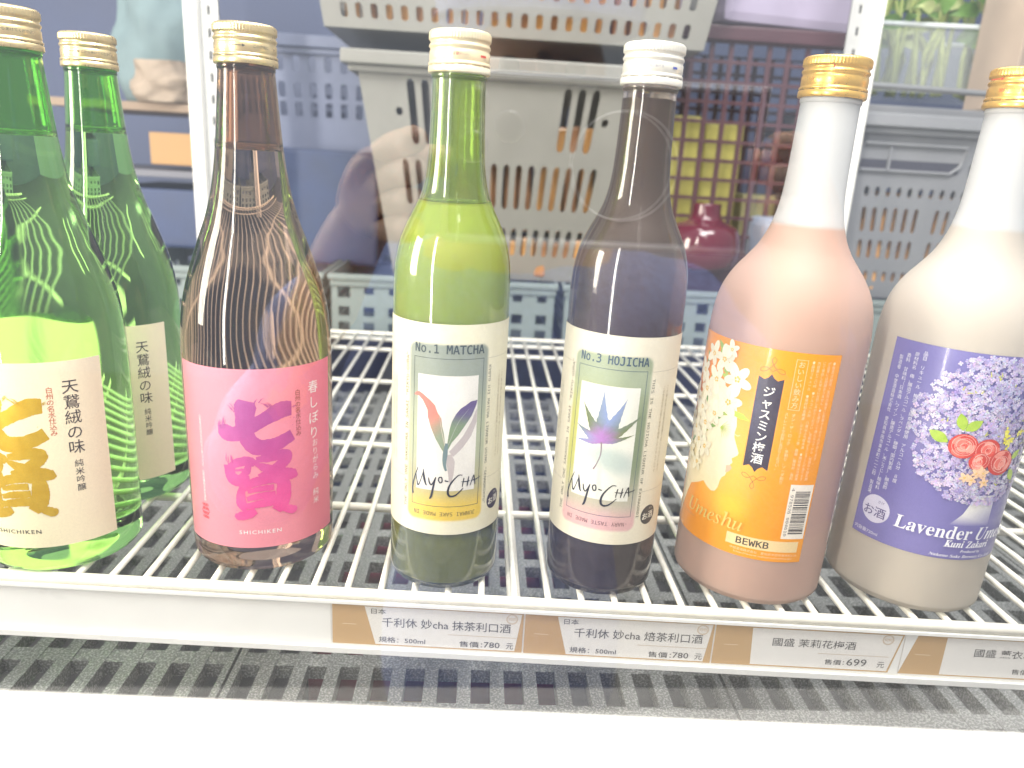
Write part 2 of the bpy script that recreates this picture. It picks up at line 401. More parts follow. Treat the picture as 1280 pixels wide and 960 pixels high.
# ------------------------------------------------------------------ brush lettering
def brush_name(mb, colf, lay=.12, sx_=1., seed=0):
    """two brushed characters, label units mm: centre x = 0, z 38..112"""
    def q(pts): return [((px-296)*.1345*sx_, 111.9-(py-225)*.1356) for px, py in pts]
    def k(v): return v*.134
    st = [  # (points, widths, jagged)
        ([(262, 236), (256, 262), (252, 300), (246, 350), (262, 405), (300, 442), (370, 436), (448, 402)], [56, 76, 66, 56, 60, 62, 52, 44]),
        ([(136, 372), (160, 374), (205, 384), (262, 356), (330, 318), (400, 284), (446, 282)], [26, 58, 56, 52, 50, 62, 52]),
        ([(176, 524), (182, 570), (206, 594), (262, 588)], [40, 40, 46, 30]),
        ([(170, 540), (215, 512), (262, 504), (286, 520)], [20, 34, 34, 26]),
        ([(262, 506), (250, 550), (228, 580)], [20, 26, 24]),
        ([(200, 548), (240, 545), (262, 550)], [8, 12, 8]),
        ([(292, 500), (340, 492), (398, 484), (418, 500), (380, 540), (300, 578)], [20, 34, 40, 44, 40, 22]),
        ([(286, 516), (330, 540), (390, 570), (440, 582), (462, 576)], [12, 34, 46, 44, 26]),
        ([(232, 622), (222, 660), (224, 706), (246, 728)], [24, 32, 36, 30]),
        ([(230, 630), (280, 602), (350, 590), (394, 604), (402, 650), (392, 706), (366, 742)], [28, 34, 38, 44, 54, 56, 36]),
        ([(250, 646), (300, 634), (360, 630)], [14, 22, 24]),
        ([(246, 680), (300, 668), (366, 664)], [18, 26, 26]),
        ([(240, 716), (300, 704), (370, 698)], [22, 30, 32]),
        ([(282, 736), (250, 752), (210, 762), (192, 756)], [26, 34, 32, 12]),
        ([(372, 716), (410, 740), (440, 752), (444, 736)], [20, 30, 34, 14]),
    ]
    for i, (p, wd) in enumerate(st):
        stroke(mb, q(p), [k(v)*1.2 for v in wd], colf, lay+i*.012, n=9, jag=.22, seed=seed+i)
    rnd = random.Random(seed+90)       # dry-brush hairs and spatter at stroke ends
    for (ex, ey, dx, dy, n) in ((150, 350, 12, -42, 9), (205, 268, -30, -24, 3), (360, 262, -38, -18, 6), (180, 500, 2, -34, 6), (440, 262, 20, 6, 4), (300, 240, 22, -12, 3)):
        for j in range(n):
            x0 = ex+rnd.uniform(-16, 16); y0 = ey+rnd.uniform(-6, 12); t = rnd.uniform(.4, 1)
            stroke(mb, q([(x0, y0+8), (x0+dx*t*.5, y0+dy*t*.5), (x0+dx*t, y0+dy*t)]), [.45, .3, .08], colf, lay+.2+.002*j, n=2)
    for j in range(60):
        a, b, *_ = rnd.choice(((250, 240), (140, 370), (440, 285), (180, 520), (300, 600), (440, 400), (420, 600), (210, 750)))
        px, pz = q([(a+rnd.gauss(0, 26), b+rnd.gauss(0, 20))])[0]
        disc(mb, px, pz, rnd.uniform(.1, .3), rnd.uniform(.1, .3), colf, lay+.22, 6)

def sake_label(root, r, phi0, base, ink, accent, title, sub, hw=52.5, z0=18.3, z1=128.8, extra=False, gold=False):
    mb = MB(); paper(mb, -hw, hw, z0, z1, 72, 30, base, 0)
    lab = mb.build('label', INK, root, color=True, mp=wrap(r, phi0), smooth=True)
    mb = MB()
    brush_name(mb, ink, .06, seed=5 if gold else 11)
    mb.build('brush_lettering', INK_GOLD if gold else INK, lab, color=True, mp=wrap(r, phi0))
    mb = MB()
    zc, hh = title[1]
    put_text(mb, title[0], 34.6 if not extra else 35.6, zc, h=hh, col=accent[0], vertical=True, line=title[2])
    put_text(mb, sub[0], sub[3], sub[1], h=sub[2], col=accent[2], vertical=True, line=1.05)
    put_text(mb, '白州の名水仕込み', 24.3, 100.5, h=28.5, col=accent[1], vertical=True, line=.95)
    put_text(mb, 'SHICHIKEN', 0, 28.6, w=24, h=2.5, col=accent[3], spacing=1.25, bold=.01)
    if extra:
        put_text(mb, '山梨県北杜市白州町台ヶ原二二八三\u3000山梨銘醸株式会社謹製', -34.5, 72, h=54, col=accent[3], vertical=True)
        for i in range(4):    # square red seal of seal-script strokes
            for j in range(3):
                x = -36.4+j*1.7; z = 42.6-i*2.7
                ring(mb, x, z, 1.0, .28, (.75, .03, .05), .09+.003*(i+j), 6)
                rect(mb, x-.8, x+.8, z-.15, z+.15, (.75, .03, .05), .1)
        ring(mb, -34.6, 38.5, 3.6, .35, (.75, .03, .05), .085, 4)
    mb.build('label_text', INK, lab, color=True, mp=wrap(r, phi0))
    return lab

# --- green sake bottles
def green_bottle(x, y, phi, label):
    root = empty('sake_bottle', (x, y, 1.9), label=label, cat='bottle', group='clear green sake bottles with cream labels')
    bottle_body(root, P720, GREEN_GLASS, fill=246 if y < 50 else 250, thick=1.8, liquid=None)
    cap(root, 16.0, GOLD, prints=[('arrow', 2, .42, (.03, .03, .03), 8), ('ここからあけてください', 48, .42, (.03, .03, .03), 1.6)], phi=radians(-8))
    cream = lambda px, pz: mixc((.92, .85, .55), (.88, .77, .56), sst(-20, 52, px))
    gcol = lambda p: mixc((.86, .58, .06), (.72, .42, .02), .5+.5*noise.noise(Vector((p[0]*.25, 0, p[2]*.25))))
    sake_label(root, 43.6, phi, cream, gcol, [(.05, .04, .05), (.55, .08, .03), (.05, .05, .06), (.05, .05, .05)],
               ('天鵞絨の味', (95.6, 43.5), 1.02), ('純米吟醸', 60.4, 19.5, 34.8), gold=True)
    return root
b1 = green_bottle(-238, 16, radians(-3.3), 'front green sake bottle at the left edge, gold brush lettering on its cream label')
b1b = green_bottle(-239.5, 106, 0., 'green sake bottle standing behind the leftmost one, cream label partly hidden')

# --- pink label bottle
b2 = empty('sake_bottle', (-116, 24, 1.9), label='smoky clear sake bottle with a pink label and magenta brush lettering', cat='bottle')
bottle_body(b2, P720, SMOKE_GLASS, fill=245, thick=1.8)
cap(b2, 16.2, GOLD, prints=[('arrow', 0, .42, (.03, .03, .03), 8), ('この方向に', 44, .42, (.03, .03, .03), 1.7)], phi=radians(2))
pk = lambda x, z: mixc((.84, .29, .36), (.80, .19, .27), sst(0, 52, x)+.1*noise.noise(Vector((x*.05, z*.05, 0))))
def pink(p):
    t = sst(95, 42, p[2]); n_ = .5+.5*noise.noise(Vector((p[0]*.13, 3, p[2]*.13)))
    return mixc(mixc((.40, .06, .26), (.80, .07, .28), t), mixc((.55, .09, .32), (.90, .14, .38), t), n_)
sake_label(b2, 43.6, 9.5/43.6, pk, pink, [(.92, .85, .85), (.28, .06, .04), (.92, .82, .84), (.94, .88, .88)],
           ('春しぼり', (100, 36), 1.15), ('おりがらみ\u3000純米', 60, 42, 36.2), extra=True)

# --- liqueurs with the framed art labels
def myocha(root, r, phi0, zs, green):
    c1 = dict(top=(.27, .31, .25), bot=(.80, .56, .05), side=(.42, .46, .30), base=(.82, .77, .56)) if green else \
        dict(top=(.42, .46, .30), bot=(.72, .42, .42), side=(.52, .52, .22), base=(.80, .74, .58))
    def base(x, z):
        z = z-zs
        dx = max(abs(x)-18.5, 0); dz = max(abs(z-99.2)-47.7, 0); d = sqrt(dx*dx+dz*dz)
        inside = 1-sst(3.6, 5.4, d)
        tz = (z-47)/105
        if green:
            c = mixc(c1['bot'], (.46, .42, .22), sst(.06, .22, tz)); c = mixc(c, c1['side'], sst(.15, .45, tz)); c = mixc(c, c1['top'], sst(.5, .85, tz))
        else:
            c = mixc(c1['bot'], (.50, .46, .36), sst(.05, .17, tz)); c = mixc(c, mixc((.50, .50, .12), (.20, .26, .15), sst(-20, 20, x)), sst(.12, .4, tz)); c = mixc(c, (.34, .40, .26), sst(.6, .9, tz))
        b_ = tuple(v*(1+.02*noise.noise(Vector((x*.8, z*.8, 1)))) for v in c1['base'])
        return mixc(b_, c, inside*.95)
    W_ = r*2.95
    mb = MB(); paper(mb, -W_, W_, 38.3+zs, 162.5+zs, 250, 180, base, 0)
    lab = mb.build('label', INK, root, color=True, mp=wrap(r, phi0), smooth=True)
    # photograph panel
    def photo(x, z):
        z = z-zs; c = (.78, .75, .68) if green else (.78, .77, .68)
        v = 1-.1*noise.noise(Vector((x*.1, z*.07, 2)))
        c = tuple(q*v for q in c)
        if not green:
            d = sqrt(((x-6)/16)**2+((z-92+.25*x)/8)**2); c = mixc(c, (.40, .50, .47), .75*(1-sst(.3, 1.5, d)))
            d = sqrt(((x+1-(82-z)*.05)/2.)**2+((z-78)/13)**2); c = mixc(c, (.55, .58, .5), .5*(1-sst(.2, 1.3, d)))
        return c
    mb = MB(); paper(mb, -17.3, 17.1, 66+zs, 134+zs, 60, 110, photo, .05)
    art = mb.build('art_panel', INK, lab, color=True, mp=wrap(r, phi0), smooth=True)
    mb = MB()
    Z = lambda pts: [(x, z+zs) for x, z in pts]
    if green:
        def lc(p):
            x, z = p[0], p[2]-zs
            if x < 0: return mixc((.28, .33, .22), (.72, .22, .17), sst(100, 116, z+(-x-5)*.8))
            return mixc((.22, .30, .17), (.13, .09, .22), sst(104, 114, z))
        sh = (.52, .46, .44)
        poly(mb, Z([(.5, 88), (3, 88.5), (5, 84), (4.5, 76), (3.2, 70), (2, 72), (1.2, 78), (0, 84)]), sh, .07)
        poly(mb, Z([(1.5, 90), (4, 93), (9, 99), (14, 108), (16.8, 115), (17, 107), (14, 99), (9, 92), (4, 87)]), sh, .075)
        left = [(-.8, 88.5), (-3.4, 92.5), (-6, 97), (-9, 103.6), (-10.8, 109.5), (-11.2, 114), (-14, 119), (-16.5, 121.2), (-19.6, 121.6), (-18, 123.4), (-16.4, 123.9), (-14, 122.6), (-10, 119.8), (-7, 117), (-5.3, 112.5), (-3.2, 109.5), (-2.7, 105), (-1.6, 101), (-.9, 95)]
        right = [(.2, 92), (.9, 99), (1.6, 104), (2.6, 108), (4.8, 112.4), (7.3, 115.5), (10.2, 117.3), (13, 119.3), (17, 119.8), (16.3, 117), (13.8, 111), (10.5, 106), (6.5, 100), (2.8, 95.4), (1.1, 91.6)]
        for i, q_ in enumerate((left, right)): poly(mb, Z(q_), lc, .09+.01*i)
        stroke(mb, Z([(-4.6, 113), (-3, 103), (-.8, 93)]), [.1, .3, .4], (.62, .55, .45), .12)
        stroke(mb, Z([(12, 115), (6, 107), (1, 94)]), [.1, .3, .4], (.40, .42, .36), .12)
        stroke(mb, Z([(.1, 95), (-.6, 88), (-.8, 82.5), (.2, 78.4)]), [1.6, 2.7, 1.9, 1.2], (.17, .24, .24), .13)
    else:
        def lc(p):
            x, z = p[0]+1.5, p[2]-zs-103
            d = sqrt(x*x+z*z); a = atan2(z, x)
            core = (.42, .20, .50); lobes = mixc((.26, .33, .56), (.16, .20, .06), .5+.5*sin(a*3.1+.6))
            return mixc(core, lobes, sst(2, 11, d))
        cx, cz = -1.5, 101
        for i, (a, L, wd) in enumerate(((93, 29.5, 3.9), (62, 28, 3.9), (124, 25, 3.1), (34, 27, 2.5), (158, 18.5, 2.7), (11, 19, 1.7), (188, 17, 1.6))):
            ca, sa = cos(radians(a)), sin(radians(a)); n_ = 16; Lp = []; Rp = []
            for j in range(n_+1):
                t = j/n_
                ww = wd*(min(1, .42+t*1.7) if t < .34 else max(0, (1-t)/.66)**1.25)
                ww *= 1+(.13 if j % 2 else -.06)*(0 < j < n_)
                bend = (2.6 if a < 80 else -1.2 if a < 100 else -2.0)*t*t*(1 if a < 80 or a > 100 else .6)
                bx = cx+ca*L*t-sa*bend*.5; bz = cz+sa*L*t+(2.4*t*t if a < 90 else 1.2*t*t)
                Lp.append((bx-sa*ww, bz+ca*ww)); Rp.append((bx+sa*ww, bz-ca*ww))
            poly(mb, Z(Lp+Rp[::-1]), lc, .09+.012*i)
        stroke(mb, Z([(-1.5, 101), (-1.2, 94), (-2.8, 88), (-4.6, 84)]), [.9, .5, .5, 1.0], (.30, .22, .25), .2)
    mb.build('leaf_art', INK, art, color=True, mp=wrap(r, phi0))
    mb = MB()
    ic = (.05, .07, .06) if green else (.06, .10, .15)
    name = 'No.1 MATCHA' if green else 'No.3 HOJICHA'
    put_text(mb, name, .3 if green else .6, 148.8+zs, w=39.5, h=5.2, col=ic, font=MONO, bold=.012)
    lt = .28
    rect(mb, -20, 20.2, 143.3+zs, 143.3+lt+zs, ic, .05)          # thin frame lines
    rect(mb, -20, 20.2, 56+zs, 56+lt+zs, ic, .05)
    rect(mb, -20, -20+lt, 56+zs, 143.3+zs, ic, .055); rect(mb, 20.2-lt, 20.2, 56+zs, 143.3+zs, ic, .055)
    fold = (.36, .34, .27)
    rect(mb, 23.5, W_-1, 143+zs, 143.16+zs, fold, .05); rect(mb, -W_+1, -23.5, 143+zs, 143.16+zs, fold, .05)
    rect(mb, 26, W_-1, 71+zs, 71.16+zs, fold, .05); rect(mb, -W_+1, -26, 71+zs, 71.16+zs, fold, .05)
    put_text(mb, 'THE ONLY ONE SAKAGURA IN SAKAI "RIKYU-GURA"', -24.8, 98.5+zs, w=92, h=2.1, rot=90, col=(.12, .11, .07), font=MONO)
    put_text(mb, 'KYOTO UJI MATCHA LIQUEUR USING "SENNORIKYU"' if green else 'THIS IS THE HOJICHA LIQUEUR OF EXTRAORDI', 24.6, 97+zs, w=84, h=2.1, rot=-90, col=(.12, .12, .08), font=MONO)
    put_text(mb, 'JUNMAI SAKE MADE IN' if green else '-NARY TASTE MADE IN', 0, 51.4+zs, w=36.5, h=2.5, rot=180, col=(.18, .14, .03) if green else (.22, .12, .12), font=MONO)
    tiny = ['この商品は宇治産の抹茶を使用したリキュールです', '二十歳未満の飲酒は法律で禁じられています']
    for i, s_ in enumerate(tiny):
        put_text(mb, s_, -35.2-i*3.2, 105+zs, h=52, w=1.7, col=(.36, .34, .22), vertical=True)
        put_text(mb, s_, 33.5+i*3.4, 108+zs, h=52, w=1.7, col=(.42, .34, .20), vertical=True)
    # handwritten signature
    sg = (.03, .03, .035)
    sig = [([(-19.2, 62), (-19.6, 66), (-18.4, 72), (-16.6, 77.5), (-16.2, 79)], [1.0, .8, .6, .5, .3]),
           ([(-17.6, 75.5), (-16.8, 71), (-16, 68), (-14.8, 70), (-12.6, 77.2)], [.5, .5, .9, .5, .5]),
           ([(-12.9, 78.4), (-12.2, 73), (-11.2, 69.3), (-10.4, 68.8)], [.4, 1.3, .8, .4]),
           ([(-9.6, 73.6), (-9, 70.5), (-7.6, 69.6), (-5.6, 74)], [.5, .8, .7, .4]),
           ([(-5.4, 74.4), (-6.6, 69), (-7.8, 62.5), (-8.8, 60.6)], [.5, 1.0, 1.2, .6]),
           ([(-3.8, 72.4), (-2.9, 71), (-1.8, 72), (-2.2, 74.4), (-3.6, 74), (-3.9, 72.2)], [.7, .7, .7, .7, .7, .6]),
           ([(-.4, 72.4), (1.8, 72)], [.8, .6]),
           ([(9.6, 75.6), (7, 75.4), (3, 70.6), (1.6, 66), (2.6, 63), (6, 63.4), (10.4, 67.6)], [.4, .6, .9, 1.2, 1.2, .9, .4]),
           ([(10.6, 73.8), (10, 70.4), (9.8, 68.4)], [.6, .6, .4]), ([(9, 71.6), (12.6, 71.4), (14, 71.8)], [.3, .6, .5]),
           ([(13.4, 74.4), (12.8, 70), (12.6, 68.4)], [.5, .7, .4]),
           ([(14.4, 68.6), (15.6, 72.4), (16.6, 74.8), (17, 72), (17.6, 69)], [.4, .5, .5, .7, .4]), ([(14.8, 71.6), (18, 72), (21, 73.2)], [.4, .6, .3])]
    for i, (p, wd) in enumerate(sig): stroke(mb, Z(p), wd, sg, .16+.01*i, n=6)
    disc(mb, 33.4, 55.2+zs, 6.1, 6.1, (.05, .035, .05) if green else (.06, .055, .05), .07, 36)
    put_text(mb, 'お', 30.8, 54.6+zs, h=4.2, col=(.85, .82, .7), lay=.12, bold=.02)
    put_text(mb, '酒', 35.6, 55.0+zs, h=4.6, col=(.85, .82, .7), lay=.12, bold=.01)
    put_text(mb, 'さけ', 35.2, 59.2+zs, h=1.3, col=(.85, .82, .7), lay=.12)
    mb.build('label_text', INK, lab, color=True, mp=wrap(r, phi0))
    return lab
b3 = empty('liqueur_bottle', (1.5, 0, 1.9), label='green liqueur bottle whose cream label reads No.1 MATCHA', cat='bottle', group='liqueur bottles with framed art labels')
bottle_body(b3, P500, MATCHA_GLASS, fill=224, liquid=MATCHA, thick=2.4, base_shade=MATCHA_SHADE)
cap(b3, 15.6, CREAM, prints=[('注意', -6, .42, (.5, .03, .02), 1.6), ('開封口に', 8, .42, (.45, .30, .22), 1.5), ('bar', 52, .40, (.65, .02, .02), 4.2)], phi=0)
myocha(b3, 33.1, radians(1.4), 0, True)
b4 = empty('liqueur_bottle', (99.5, -2, 1.9), (0, radians(.7), 0), label='dark brown liqueur bottle whose cream label reads No.3 HOJICHA', cat='bottle', group='liqueur bottles with framed art labels')
bottle_body(b4, P500, HOJI_GLASS, fill=283, air=False, liquid=HOJI, thick=2.4, base_shade=HOJI_SHADE)
cap(b4, 15.6, CREAM2, prints=[('この方向にあける', -10, .42, (.25, .25, .35), 1.5), ('bar', 38, .40, (.05, .08, .4), 3)], phi=radians(-4))
myocha(b4, 33.2, radians(-18), -1.7, False)

# --- frosted bottles
def frosted(loc, lean, name_label, liq, fill, fm):
    root = empty('liqueur_bottle', loc, (0, radians(lean), 0), label=name_label, cat='bottle', group='frosted plum liqueur bottles')
    bottle_body(root, P_FR, fm, fill=fill, liquid=liq, thick=1.6)
    return root
b5 = frosted((197, 4, 1.9), 1.35, 'frosted bottle of orange pink liqueur with a bright orange jasmine label', PLUM, 222, FROST5)
cap(b5, 17.0, GOLD2, prints=[('arrow', -18, .70, (.75, .03, .02), 9), ('お酒です', -38, .42, (.55, .22, .03), 1.6), ('つまみ切る', 60, .58, (.55, .22, .03), 1.3)], phi=radians(-22))
b6 = frosted((299, 1, 1.9), 1.7, 'frosted bottle of milky liqueur with a lavender blue floral label at the right edge', LAVD, 226, FROST6)
cap(b6, 17.2, GOLD2, prints=[('arrow', -52, .70, (.75, .03, .02), 9), ('開封口に注意', -20, .42, (.75, .12, .03), 2)], phi=radians(-33))

# orange label; label x is measured along the arc from the front of the bottle
def obase(x, z):
    c = (.90, .34, .015)
    d = sqrt(((x+40)/24)**2+((z-88)/46)**2); c = mixc(c, (.93, .56, .10), .8*(1-sst(.2, 1.2, d)))
    d = sqrt(((x+34)/14)**2+((z-62)/10)**2); c = mixc(c, (.95, .58, .04), .5*(1-sst(.2, 1.2, d)))
    return c
R5 = 45.3
mb = MB(); paper(mb, -96, 13.6, 32, 157.4, 130, 110, obase, 0)
lab5 = mb.build('label', INK_GLOSS, b5, color=True, mp=wrap(R5), smooth=True)
mb = MB()
face = [(-58, 66), (-53.5, 69), (-49.5, 66.6), (-46.2, 65.4), (-43.6, 66.4), (-42.0, 69.5), (-41.4, 73.6), (-40.5, 76.4), (-38.6, 78.2), (-38.2, 80.2), (-36.4, 81.8), (-35.2, 84.0), (-36.6, 85.6), (-35.4, 87.4), (-36.4, 89.6),
        (-33.2, 92.4), (-32.8, 94), (-35, 98.5), (-36.9, 102.4), (-37.2, 105.5), (-36.6, 109), (-37.6, 116), (-39, 122), (-43, 128), (-52, 132), (-66, 128), (-78, 110), (-78, 36), (-72, 34), (-70, 60)]
neck = [(-84, 40), (-62, 33.5), (-60.5, 60), (-57, 68), (-60, 90), (-84, 90)]
poly(mb, face[:-2]+[(-66, 62)], lambda p: mixc((.92, .84, .62), (.90, .80, .52), sst(110, 70, p[2])), .04)
poly(mb, [(-38.8, 80), (-36.4, 81.8), (-35.2, 84), (-36.6, 85.6), (-39, 84.5)], (.86, .48, .34), .055)
stroke(mb, [(-37.4, 104.6), (-35.2, 103.8), (-33.6, 104.8)], [.4, .35, .15], (.90, .80, .55), .06)
rnd = random.Random(3)
def petal_flower(mb, x, z, s, rot, lay, pc=(.90, .86, .66), sq=1.):
    for j in range(5):
        a = rot+j*2*pi/5; L = s*(1.05 if j % 2 else .9)
        disc(mb, x+cos(a)*L*.62*sq, z+sin(a)*L*.62, L*.62, L*.36, lambda p, c=pc, k=.92+.08*(j % 2): tuple(v*k for v in c), lay+j*.006, 14, a)
        stroke(mb, [(x+cos(a)*L*.2, z+sin(a)*L*.2), (x+cos(a)*L*.8, z+sin(a)*L*.8)], [.12, .05], (.55, .50, .25), lay+.035, n=2)
    for j in range(5):
        a = rot+.6+j*1.3; disc(mb, x+cos(a)*s*.16, z+sin(a)*s*.16, s*.09, s*.09, (.80, .50, .05), lay+.04, 8)
for i in range(26):        # leaves behind the blossoms
    t = i/25; z = 152-t*66+rnd.uniform(-4, 4); x = -55+rnd.uniform(-16, 15)*(1-.35*t)-4*t; a = rnd.uniform(0, 6.28); L = rnd.uniform(5, 9)
    ca, sa = cos(a), sin(a)
    poly(mb, [(x, z), (x+ca*L*.4-sa*L*.22, z+sa*L*.4+ca*L*.22), (x+ca*L, z+sa*L), (x+ca*L*.4+sa*L*.22, z+sa*L*.4-ca*L*.22)], mixc((.10, .32, .10), (.50, .62, .08), rnd.random()), .07+.003*i)
for i, (x, z, s, a) in enumerate(((-41, 136, 8.4, .9), (-44.5, 121.5, 8.2, .2), (-52, 145, 7, .4), (-56, 132, 7.2, 1.1), (-62, 146, 6.6, 0), (-64, 124, 7, .7), (-53, 112, 6.4, .3), (-60, 104, 6.6, 1), (-66, 112, 6, .2), (-70, 134, 6.4, .9), (-57, 90, 6, .6), (-64, 92, 6, 1.2), (-70, 98, 6, 0), (-62, 78, 5.2, .4), (-72, 82, 5.6, .8), (-76, 118, 6, .1), (-78, 102, 6, .7), (-47, 152, 4.6, .5))):
    petal_flower(mb, x, z, s, a, .17+i*.05)
poly(mb, [(-40, 118), (-34, 117.4), (-29.5, 114.2), (-35, 114), (-40, 115)], (.48, .66, .06), .16)
for j in range(9):
    a = -1.3+j*.28; stroke(mb, [(-46, 106), (-46+cos(a)*7, 106+sin(a)*6)], [.35, .12], (.45, .60, .06), 1.2, n=2)
mb.build('flower_art', INK_GLOSS, lab5, color=True, mp=wrap(R5))
mb = MB()
tb = (.055, .045, .06)
poly(mb, [(-29.2, 141.4), (-26, 140), (-24, 141.2), (-22.4, 143.4), (-20.8, 141.2), (-18.8, 140), (-15.6, 141.4), (-15.6, 87.6), (-18.8, 89.2), (-20.8, 87.8), (-22.4, 85.4), (-24, 87.8), (-26, 89.2), (-29.2, 87.6)], tb, .05)
rect(mb, -29.9, -29.5, 87.6, 141.4, (.75, .42, .05), .06); rect(mb, -15.3, -14.9, 87.6, 141.4, (.75, .42, .05), .06)
put_text(mb, 'ジャスミン梅酒', -22.4, 113.4, h=45.5, w=6.6, col=(.92, .9, .86), vertical=True, bold=.012)
br = (.38, .17, .03)
for sg_, z_ in ((1, 147.4), (-1, 80.6)):
    for k_ in (-1, 1):
        stroke(mb, [(-22.4, z_-2.5*sg_), (-22.4+3*k_, z_-.6*sg_), (-22.4+6*k_, z_-1.2*sg_), (-22.4+6.4*k_, z_-3*sg_), (-22.4+3.5*k_, z_-2.6*sg_), (-22.4, z_+1.2*sg_), (-22.4-1.2*k_, z_+4*sg_), (-22.4, z_+5.6*sg_)], [.25, .35, .3, .35, .3, .35, .3, .25], br, .07+.02*k_+.03, n=6)
wt = (.96, .70, .42)
for a_, b_, c_, d_ in ((-11.2, -10.95, 125, 153.6), (-5.2, -4.95, 125, 153.6), (-11.2, -4.95, 125, 125.25), (-11.2, -4.95, 153.35, 153.6)):
    rect(mb, a_, b_, c_, d_, wt, .06)
put_text(mb, 'おいしい飲み方', -8.1, 139.3, h=26.5, w=3.6, col=wt, vertical=True)
put_text(mb, 'オン・ザ・ロック、水割り、ソーダ割り', -7.4, 102, h=42, w=2.1, col=wt, vertical=True)
put_text(mb, 'ストレートでお召しあがりください。', -11.2, 106, h=34, w=2.1, col=wt, vertical=True)
for i, (s_, zt, zb) in enumerate((('●品目リキュール　●原材料名梅酒、ジャスミン茶、糖類、酸味料、香料', 153.5, 84), ('内容量七二〇㎖　●アルコール分　八度以上九度未満　●開栓後は冷蔵庫', 153.5, 84),
                                  ('にて保存しお早めにお召しあがりください。沈殿物が生じることがあります', 153.5, 84), ('が品質には問題ありません。●お酒は二十歳になってから。妊娠中や授乳期', 153.5, 84), ('●飲酒は胎児・乳児の発育に影響するおそれがあります。', 153.5, 94))):
    put_text(mb, s_, -2.2+i*2.95, (zt+zb)/2, h=zt-zb, w=1.75, col=wt, vertical=True)
rect(mb, -1.4, 12.7, 47.2, 81.3, (.90, .82, .70), .05)
zz = 50.4; rb = random.Random(12)
while zz < 77.5:
    wd = rb.choice((.28, .28, .5, .75)); rect(mb, 2.2, 11.4, zz, zz+wd, (.05, .045, .04), .08); zz += wd+rb.choice((.28, .3, .5, .7))
put_text(mb, '4 978526 004610', .5, 64, w=30, h=1.7, rot=-90, col=(.05, .05, .05), lay=.08, font=MONO)
rect(mb, -31.6, 10.2, 38.4, 45.3, (.88, .66, .34), .05)
put_text(mb, 'BEWKB', -16.5, 41.9, w=18.5, h=4.2, col=(.06, .05, .045), lay=.08, font=MONO, bold=.012)
put_text(mb, '中埜酒造株式会社　愛知県半田市東本町2-24', -9, 36.5, w=39, h=1.6, col=wt, lay=.08)
put_text(mb, 'http://www.nakanoshuzou.jp/', -9, 34.3, w=34, h=1.4, col=wt, lay=.08)
put_text(mb, '𝑈𝑚𝑒𝑠ℎ𝑢', -42.5, 52.4, w=38, h=9.5, col=(.72, .60, .16), lay=1.3)
put_text(mb, 'Jasmine', -62, 44.8, w=14, h=3, col=(.70, .35, .10), lay=1.3)
mb.build('label_text', INK_GLOSS, lab5, color=True, mp=wrap(R5))
# stuck-on white strip at the back edge of the label
mb = MB(); rect(mb, 40, 41.4, 38, 150, (.9, .88, .8), .05, step=1); mb.build('back_label_edge', INK, b5, color=True, mp=wrap(R5))

# lavender label
R6 = 45.3
LB = (.20, .18, .42)
mb = MB(); paper(mb, -60.5, 70, 39, 161.8, 100, 60, lambda x, z: mixc((.15, .13, .37), (.23, .21, .47), .5+.5*noise.noise(Vector((x*.03, z*.03, 5)))), 0)
lab6 = mb.build('label', INK_GLOSS, b6, color=True, mp=wrap(R6), smooth=True)
mb = MB(); rl = random.Random(21)
def inb(x, z):      # bouquet outline
    a = ((x-4)/44)**2+((z-119)/45)**2
    return a < 1+.12*noise.noise(Vector((x*.08, z*.08, 9))) and z < 161 and not (x < -24 and z > 150)
poly(mb, [(-8, 61), (-2, 68), (3, 80), (16, 80), (17, 61)], lambda p: mixc((.24, .22, .47), (.86, .84, .80), sst(61, 69, p[2])), .03)
cnt = 0
while cnt < 2600:
    x = rl.uniform(-42, 50); z = rl.uniform(70, 160.5)
    if not inb(x, z) or (x < -30 and z > 100 and rl.random() < .5): continue
    s = rl.uniform(1.0, 1.9); lay = .06+cnt*.0004; a = rl.uniform(0, 6.3)
    t = .5+.5*noise.noise(Vector((x*.09, z*.09, 2)))
    pc = mixc(mixc((.20, .15, .48), (.52, .42, .74), rl.random()), (.88, .84, .92), .95*rl.random()*t+.2)
    for j in range(4):
        b_ = a+j*pi/2; ca, sa = cos(b_), sin(b_)
        mb.add([(x, lay, z), (x+ca*s*.6+sa*s*.42, lay, z+sa*s*.6-ca*s*.42), (x+ca*s, lay, z+sa*s), (x+ca*s*.6-sa*s*.42, lay, z+sa*s*.6+ca*s*.42)], [(0, 1, 2, 3)],
               tuple(v*rl.uniform(.85, 1.1) for v in pc))
    if rl.random() < .35: disc(mb, x, z, .22, .22, (.85, .82, .55) if rl.random() < .5 else (.28, .2, .5), lay+.0004, 6)
    cnt += 1
for j in range(46):
    x = rl.uniform(-34, 42); z = rl.uniform(84, 156)
    if not inb(x, z): continue
    a = rl.uniform(0, 3.1); L = rl.uniform(1.5, 3.2); stroke(mb, [(x, z), (x+cos(a)*L, z+sin(a)*L)], [.7, .3], (.62, .62, .12), 1.0+.002*j, n=2)
lf = (.33, .52, .05)
for i, (x, z, a, L) in enumerate(((-14, 118, 1.9, 10), (-13, 118, .75, 10), (-20, 110, 2.7, 11), (8, 99, -.8, 8), (19, 103, .6, 8), (20, 96, -.9, 9))):
    ca, sa = cos(a), sin(a)
    stroke(mb, [(x, z), (x+ca*L*.35, z+sa*L*.35), (x+ca*L*.7, z+sa*L*.7), (x+ca*L, z+sa*L)], [.8, L*.52, L*.44, .3], lambda p: mixc((.26, .45, .03), (.50, .64, .10), .5+.5*noise.noise(Vector((p[0]*.4, p[2]*.4, 0)))), 1.15+.01*i, n=5)
